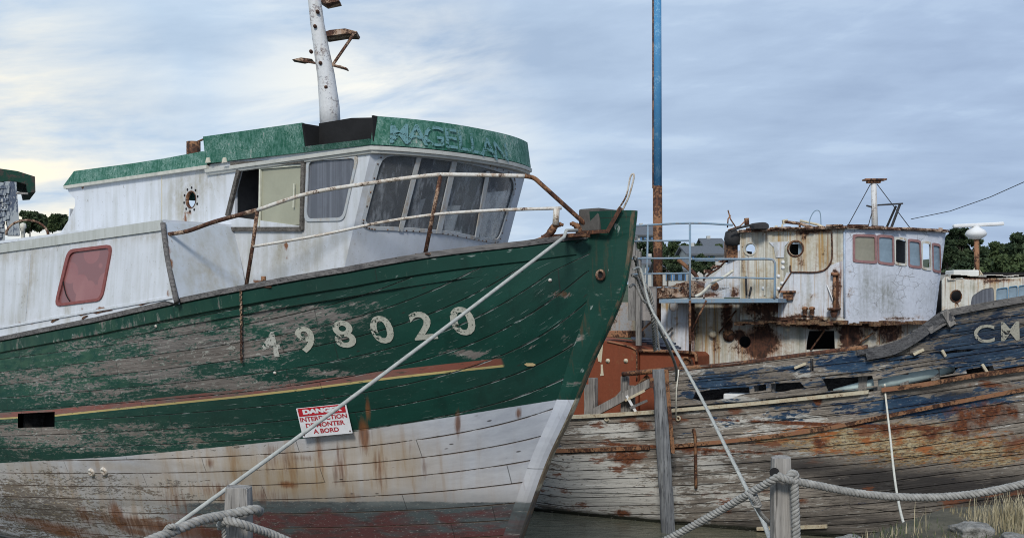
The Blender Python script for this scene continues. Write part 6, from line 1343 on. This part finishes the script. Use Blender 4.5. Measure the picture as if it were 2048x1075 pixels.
def mrope(pts, r, label, mat='rope_white', laid=True, grp='mooring ropes'):
    mb = MB(); P_ = smooth(pts, 6)
    if laid: laid_rope(mb, P_, r * 1.15, r * 6.5, 5)
    else: mb.tube(P_, r, 8)
    tag(mb.build('mooring_rope', M[mat]), label, 'mooring rope', grp)
stp = lambda z: A(float(stemA(z)) + .05, -.14, z)
mrope([stp(3.35), W(1282, 540, 9.6), W(1300, 610, 9.2), W(1340, 680, 8.6), W(1400, 790, 7.6), W(1450, 890, 6.7), W(1505, 1000, 5.8), W(1530, 1050, 5.2), W(1545, 1095, 4.9)], .010, 'long grey mooring rope from the green stem to the foot of the pale right post')
mrope([stp(3.45), W(1272, 520, 9.7), W(1284, 560, 9.75), W(1302, 590, 9.8), W(1306, 640, 9.9), W(1310, 700, 10.2)], .017, 'short loop of old rope hanging behind the green stem', 'rope')
mrope([stp(3.30), W(1276, 560, 9.7), W(1300, 620, 9.9), W(1335, 690, 10.6), W(1352, 735, 12.0), W(1352, 760, 14.4)], .013, 'second grey rope from the green stem to the derelict bulwark', 'rope')
mrope([stp(3.2), W(1270, 570, 9.6), W(1286, 600, 9.6), W(1308, 622, 9.7), W(1318, 700, 9.9)], .010, 'thin frayed rope end dangling beside the green stem', 'rope')
mb = MB(); mb.tube([bpt(1360, 738, .05), bpt(1356, 780, .06), bpt(1354, 835, .04)], .010, 6); tag(mb.build('hanging_line', M['hose']), 'thin pale line hanging down the derelict planking beside the pile', 'line')
mb = MB(); mb.tube(smooth([bpt(1770, 768, .02), bpt(1773, 790, .06), W(1779, 860, 12.8), W(1790, 960, 11.4), W(1803, 1030, 9.8), W(1820, 1075, 8.6), W(1835, 1092, 8.2)], 6), .0125, 8); tag(mb.build('hose', M['hose']), 'pale hose hanging from the derelict gunwale down to the bank', 'hose')
# ground (quay edge and bank), sea bed, water, far shore
def bank_edge(x): return float(np.interp(x, [-30, 1.6, 2.3, 2.9, 3.6, 5.5, 30], [7.2, 7.2, 7.6, 8.3, 9.0, 9.6, 10]))
m, n = newmat('bank_soil'); o = n.coord(); f = n.noise(o, 3, 8, .65); g = n.noise(o, 40, 5, .7); n.out(n.mix(n.ramp(f, .4, .6), (.075, .07, .05), (.14, .125, .09)), .95, n.bump(n.add(f, g), .03, .8)); M['soil'] = m
mb = MB(); xs_ = np.linspace(-30, 30, 121); vs = []
for x in xs_:
    e_ = bank_edge(x)
    for y in list(np.linspace(-12, e_ - .6, 14)) + [e_ - .3, e_, e_ + .25, e_ + .7, e_ + 1.3, e_ + 2.2, e_ + 4]:
        d_ = y - e_; z = 1.38 if d_ <= 0 else float(np.interp(d_, [0, .25, .7, 1.3, 2.2, 4], [1.38, 1.1, .45, .0, -.5, -.8])); vs.append((x, y, z + random.uniform(-.02, .02)))
K = 21; mb.add(vs, [(i * K + j, i * K + K + j, i * K + K + j + 1, i * K + j + 1) for i in range(120) for j in range(K - 1)], True); tag(mb.build('ground', M['soil'], None, (0, 0, 0)), kind='structure')
mb = MB(); mb.add([(-400, 6, -.9), (400, 6, -.9), (400, 900, -.9), (-400, 900, -.9)], [(0, 1, 2, 3)]); tag(mb.build('sea_bed', M['soil']), kind='structure')
m, n = newmat('harbour_water'); o = n.coord(); f = n.noise(n.sc(o, 2.2, 5, 1), 1, 5, .6, .4); g = n.noise(n.sc(o, 9, 22, 1), 1, 3, .6)
c = n.mix(n.ramp(f, .4, .6), (.11, .11, .08), (.15, .14, .10)); n.out(c, .12, n.bump(n.add(n.mul(f, .7), n.mul(g, .3)), .05, .55), 0, .5); M['water'] = m
mb = MB(); mb.add([(-400, 6.5, .06), (400, 6.5, .06), (400, 900, .06), (-400, 900, .06)], [(0, 1, 2, 3)]); tag(mb.build('water', M['water'], None, (0, 0, 0)), kind='structure')
# far hills
def hill(name, x0, x1, y0, y1, hf, mat):
    mb = MB(); NX, NY = 70, 16; vs = []
    for i in range(NX):
        for j in range(NY):
            x = x0 + (x1 - x0) * i / (NX - 1); t = j / (NY - 1); y = y0 + (y1 - y0) * t; vs.append((x, y, -1 + (hf(x) + 1) * math.sin(min(1, t * 1.6) * math.pi / 2) + random.uniform(-.1, .1)))
    mb.add(vs, [(i * NY + j, i * NY + NY + j, i * NY + NY + j + 1, i * NY + j + 1) for i in range(NX - 1) for j in range(NY - 1)], True); return tag(mb.build(name, mat), kind='structure')
M['hillg'] = m_plain('far_hill_green', (.045, .062, .035), .95, .35, .4, .2)
hill('hills', -140, 160, 95, 220, lambda x: float(np.interp(x, [-140, -40, 0, 12, 30, 50, 80, 160], [9, 9, 6, 7.4, 6, 7, 13, 14])), M['hillg'])
# trees
def leafmat(name, lo, hi):
    m, n = newmat(name); oi = n.new('ShaderNodeObjectInfo'); o = n.coord(); a = n.noise(o, .7, 4, .6); b = n.noise(o, 6, 3, .6)
    c = n.mix(n.ramp(n.add(n.mul(a, .5), n.mul(b, .5)), .38, .62), lo, hi); n.out(c, .8, None, 0, .2); return m
LM = [leafmat('dark_pine_foliage', (.014, .03, .016), (.06, .085, .04)), leafmat('mid_green_foliage', (.025, .045, .018), (.08, .11, .045))]
M['trunk'] = m_plain('bark', (.07, .055, .045), .95)
def tree(px, ybase, ytop, Y, wpx, label, kind=0, flat=.5, lean=0):
    k = Y / F; base = W(px, ybase, Y); H = (ybase - ytop) * k; Wd = wpx * k / 2; root = empty('tree', base, label, 'tree', 'trees on the far shore')
    mb = MB(); top = base + Vector((lean, 0, H * .8)); mb.tube(smooth([base - UP * 1.5, base + UP * H * .3 + Vector((lean * .2, 0, 0)), top], 3), [H * .035 * (1 - .1 * i) for i in range(7)], 7)
    cen_ = []
    for i in range(24):
        t = random.random(); r = Wd * random.uniform(.15, .95) * (1 - .6 * max(0, t - .3)); an = random.uniform(0, 6.28); c_ = base + Vector((lean * t + r * math.cos(an), r * math.sin(an), H * (.32 + .58 * t))); cen_.append((c_, Wd * random.uniform(.15, .36) * (1 - .35 * t)))
        if i < 6: mb.tube([base + UP * H * random.uniform(.25, .6), c_], [H * .014, H * .004], 5)
    mb.build('trunk', M['trunk'], root)
    mb = MB(); ls = max(.16, Wd * .07)
    for c_, r in cen_:
        for _ in range(190):
            v = Vector(rng.normal(size=3)); v.normalize(); rr = r * (.55 + .5 * rng.rand()); p = c_ + Vector((v.x * rr * 1.15, v.y * rr, v.z * rr * flat * 1.3))
            a = Vector(rng.normal(size=3)).normalized(); b = a.cross(Vector(rng.normal(size=3))).normalized(); l = ls * rng.uniform(.5, 1.3)
            mb.add([p - a * l, p + b * l * .5, p + a * l, p - b * l * .5], [(0, 1, 2, 3)])
    mb.build('crown', LM[kind], root)
tree(60, 470, 424, 70, 70, 'round dark tree just right of the flaking blue post at the left edge', 0, .7)
tree(98, 472, 430, 72, 60, 'dark low tree touching the back of the green boat cabin at far left', 1, .7)
tree(130, 472, 428, 74, 50, 'dark tree partly hidden behind the rear of the green boat cabin', 0, .7)
tree(1920, 560, 452, 60, 95, 'flat-topped dark pine behind the radar scanner', 0, .45)
tree(1895, 565, 490, 58, 60, 'dark bushy pine just right of the white wheelhouse', 0, .5)
tree(1985, 565, 478, 66, 90, 'dark evergreen just right of the radar mast', 1, .6)
tree(2045, 565, 462, 62, 110, 'tall evergreen at the right edge of the photo', 0, .6)
tree(2015, 575, 510, 52, 120, 'broad dark low tree below the evergreens at the right', 1, .5)
tree(1950, 575, 520, 54, 110, 'low dark green tree behind the radar mast foot', 0, .5)
tree(1300, 530, 480, 110, 80, 'wide dark green tree behind the blue railing left of the tall mast', 0, .6)
tree(1348, 530, 478, 112, 70, 'dark green tree just right of the tall blue mast', 1, .6)
tree(1385, 532, 484, 115, 60, 'dark green tree behind the blue railing post', 0, .6)
tree(1428, 530, 487, 108, 45, 'small dark tree between the blue railing and the black buoy', 1, .6)
tree(1335, 560, 498, 84, 60, 'dark tree before the white houses, just right of the tall blue mast foot', 0, .6)
tree(1408, 560, 505, 84, 55, 'dark tree before the low house, right of the blue railing post', 0, .6)
# houses
M['wallw'] = m_plain('white_house_wall', (.42, .42, .40), .9, .08); M['slate'] = m_plain('slate_roof', (.10, .11, .125), .7, .15); M['shut'] = m_plain('blue_shutter', (.06, .16, .32), .6)
def house_(px0, px1, ye, yr, yb, Y, label, depth=7, wins_=(), gable=False):
    k = Y / F; a = W(px0, yb, Y); b = W(px1, ye, Y); L = b.x - a.x; root = empty('house', (a + Vector((L / 2, depth / 2, 0))), label, 'house', 'houses on the far shore'); ze = b.z; zr = W(px0, yr, Y).z; z0 = a.z - 3
    mb = MB(); mb.box(Vector((a.x + L / 2, Y + depth / 2, (z0 + ze) / 2)), (L, depth, ze - z0)); 
    for x in (a.x, b.x): mb.prism([Vector((x, Y, ze)), Vector((x, Y + depth, ze)), Vector((x, Y + depth / 2, zr - .05))], Vector((.01 if x == a.x else -.01, 0, 0)))
    mb.build('wall', M['wallw'], root)
    mb = MB(); e = .3; mb.prism([Vector((a.x - e, Y - e, ze - .1)), Vector((b.x + e, Y - e, ze - .1)), Vector((b.x + e, Y + depth / 2, zr)), Vector((a.x - e, Y + depth / 2, zr))], UP * .15); mb.prism([Vector((a.x - e, Y + depth + e, ze - .1)), Vector((b.x + e, Y + depth + e, ze - .1)), Vector((b.x + e, Y + depth / 2, zr)), Vector((a.x - e, Y + depth / 2, zr))], UP * .15); rf = mb.build('roof', M['slate'], root)
    mb = MB(); mb.box(Vector((a.x + .8, Y + depth / 2, zr + .1)), (.4, .5, .6)); mb.build('chimney', M['wallw'], rf)
    for (x0, y0, x1, y1) in wins_:
        p = W((x0 + x1) / 2, (y0 + y1) / 2, Y - .04); mb = MB(); mb.box(p, ((x1 - x0) * k, .08, (y1 - y0) * k)); w_ = mb.build('window', M['black'] if False else m_dk, root)
        for sx_ in (x0 - 2, x1 + 2): MB().box(W(sx_, (y0 + y1) / 2, Y - .06), (3 * k, .06, (y1 - y0) * k)).build('shutter', M['shut'], w_)
m_dk = m_plain('dark_house_window', (.03, .04, .055), .2)
house_(1276, 1312, 470, 448, 490, 118, 'pale house with slate roof left of the tall mast, above the trees', 8, ((1284, 474, 1288, 481), (1298, 474, 1302, 481)))
house_(1415, 1452, 497, 474, 520, 120, 'grey roofed house behind the black buoy, above the trees', 8, ((1424, 500, 1428, 508),))
house_(1378, 1448, 508, 490, 545, 95, 'low white house with blue shutters right of the railing post', 7, ((1388, 512, 1394, 524), (1420, 512, 1426, 524)))
house_(1325, 1375, 540, 515, 575, 88, 'white house with blue shutters directly behind the railing, lower down the slope', 7, ((1335, 546, 1341, 560), (1350, 546, 1356, 560), (1364, 546, 1369, 560)))
house_(1290, 1326, 528, 512, 570, 98, 'small white house partly hidden by the tall mast', 7, ((1298, 534, 1303, 545),))
# rocks on the bank
def rock(c, s_, label, seed, grp=None):
    r_ = random.Random(seed); bm = bmesh.new(); bmesh.ops.create_icosphere(bm, subdivisions=4, radius=1)
    from mathutils import noise as NZ
    for v in bm.verts:
        p = v.co.copy(); q = Vector([max(-.72, min(.72, t)) / .72 for t in p]); v.co = Vector((q.x * s_[0], q.y * s_[1], q.z * s_[2])) * (.9 + .22 * NZ.noise(p * 1.8 + Vector((seed, 0, 0))) + .06 * NZ.noise(p * 6 + Vector((0, seed, 0))))
    me = bpy.data.meshes.new('rock'); bm.to_mesh(me); bm.free(); me.materials.append(M['rock']); me.polygons.foreach_set('use_smooth', [True] * len(me.polygons)); o = bpy.data.objects.new('rock', me); link(o, None, c); return tag(o, label, 'rock', grp)
m, n = newmat('granite_rock'); o = n.coord(); f = n.noise(o, 14, 8, .7); g = n.noise(o, 70, 4, .7); c = n.mix(n.ramp(f, .38, .62), (.15, .145, .13), (.36, .35, .33)); c = n.mix(n.ramp(g, .58, .66), c, (.08, .075, .06)); n.out(c, .95, n.bump(n.add(f, g), .02, .9)); M['rock'] = m
rock(W(1945, 1068, 7.9), (.135, .13, .075), 'squared grey rock on the bank among the dry grass', 3)
rock(W(1872, 1076, 8.0), (.06, .06, .05), 'small pale stone on the bank left of the squared rock', 5)
rock(W(2040, 1090, 7.6), (.12, .12, .08), 'half buried grey rock at the bottom right corner', 9)
rock(W(1700, 1092, 7.7), (.10, .10, .07), 'dark low stone at the bank edge below the sagging rope', 12)
# dry grass
m, n = newmat('dry_grass'); oi = n.coord(); f = n.noise(oi, 3, 3, .5); n.out(n.mix(n.ramp(f, .4, .6), (.26, .22, .13), (.42, .37, .25)), .9); M['grass'] = m
m, n = newmat('green_weeds'); n.out((.06, .085, .03), .9); M['weed'] = m
def blades(cx0, cx1, y0, y1, N, h0, h1, mat, lab, mb=None):
    mb = mb or MB()
    for _ in range(N):
        x = random.uniform(cx0, cx1); y = random.uniform(y0, y1); z = 1.36 if y < bank_edge(x) else 1.36 - (y - bank_edge(x)) * 1.3; h = random.uniform(h0, h1) * random.uniform(.6, 1); a = random.uniform(0, 6.28); l = random.uniform(.1, .5) * h; w_ = .0035; d_ = Vector((math.cos(a), math.sin(a), 0)); s_ = Vector((-d_.y, d_.x, 0)) * w_; p = Vector((x, y, z))
        mb.add([p - s_, p + s_, p + d_ * l * .3 + UP * h * .6 + s_ * .7, p + d_ * l * .3 + UP * h * .6 - s_ * .7, p + d_ * l + UP * h], [(0, 1, 2, 3), (3, 2, 4)])
    return mb
mb = blades(3.45, 4.6, 7.6, 8.8, 1000, .05, .13, None, ''); blades(3.55, 4.2, 7.9, 8.6, 320, .16, .30, None, '', mb); blades(3.75, 4.2, 7.9, 8.6, 260, .2, .34, None, '', mb); blades(2.2, 3.2, 7.4, 8.0, 160, .05, .13, None, '', mb); blades(2.9, 3.05, 7.8, 8.0, 10, .20, .30, None, '', mb)
tag(mb.build('grass', M['grass']), kind='stuff')
mb = blades(1.9, 4.4, 7.3, 8.3, 700, .04, .12, None, ''); tag(mb.build('weeds', M['weed']), kind='stuff')
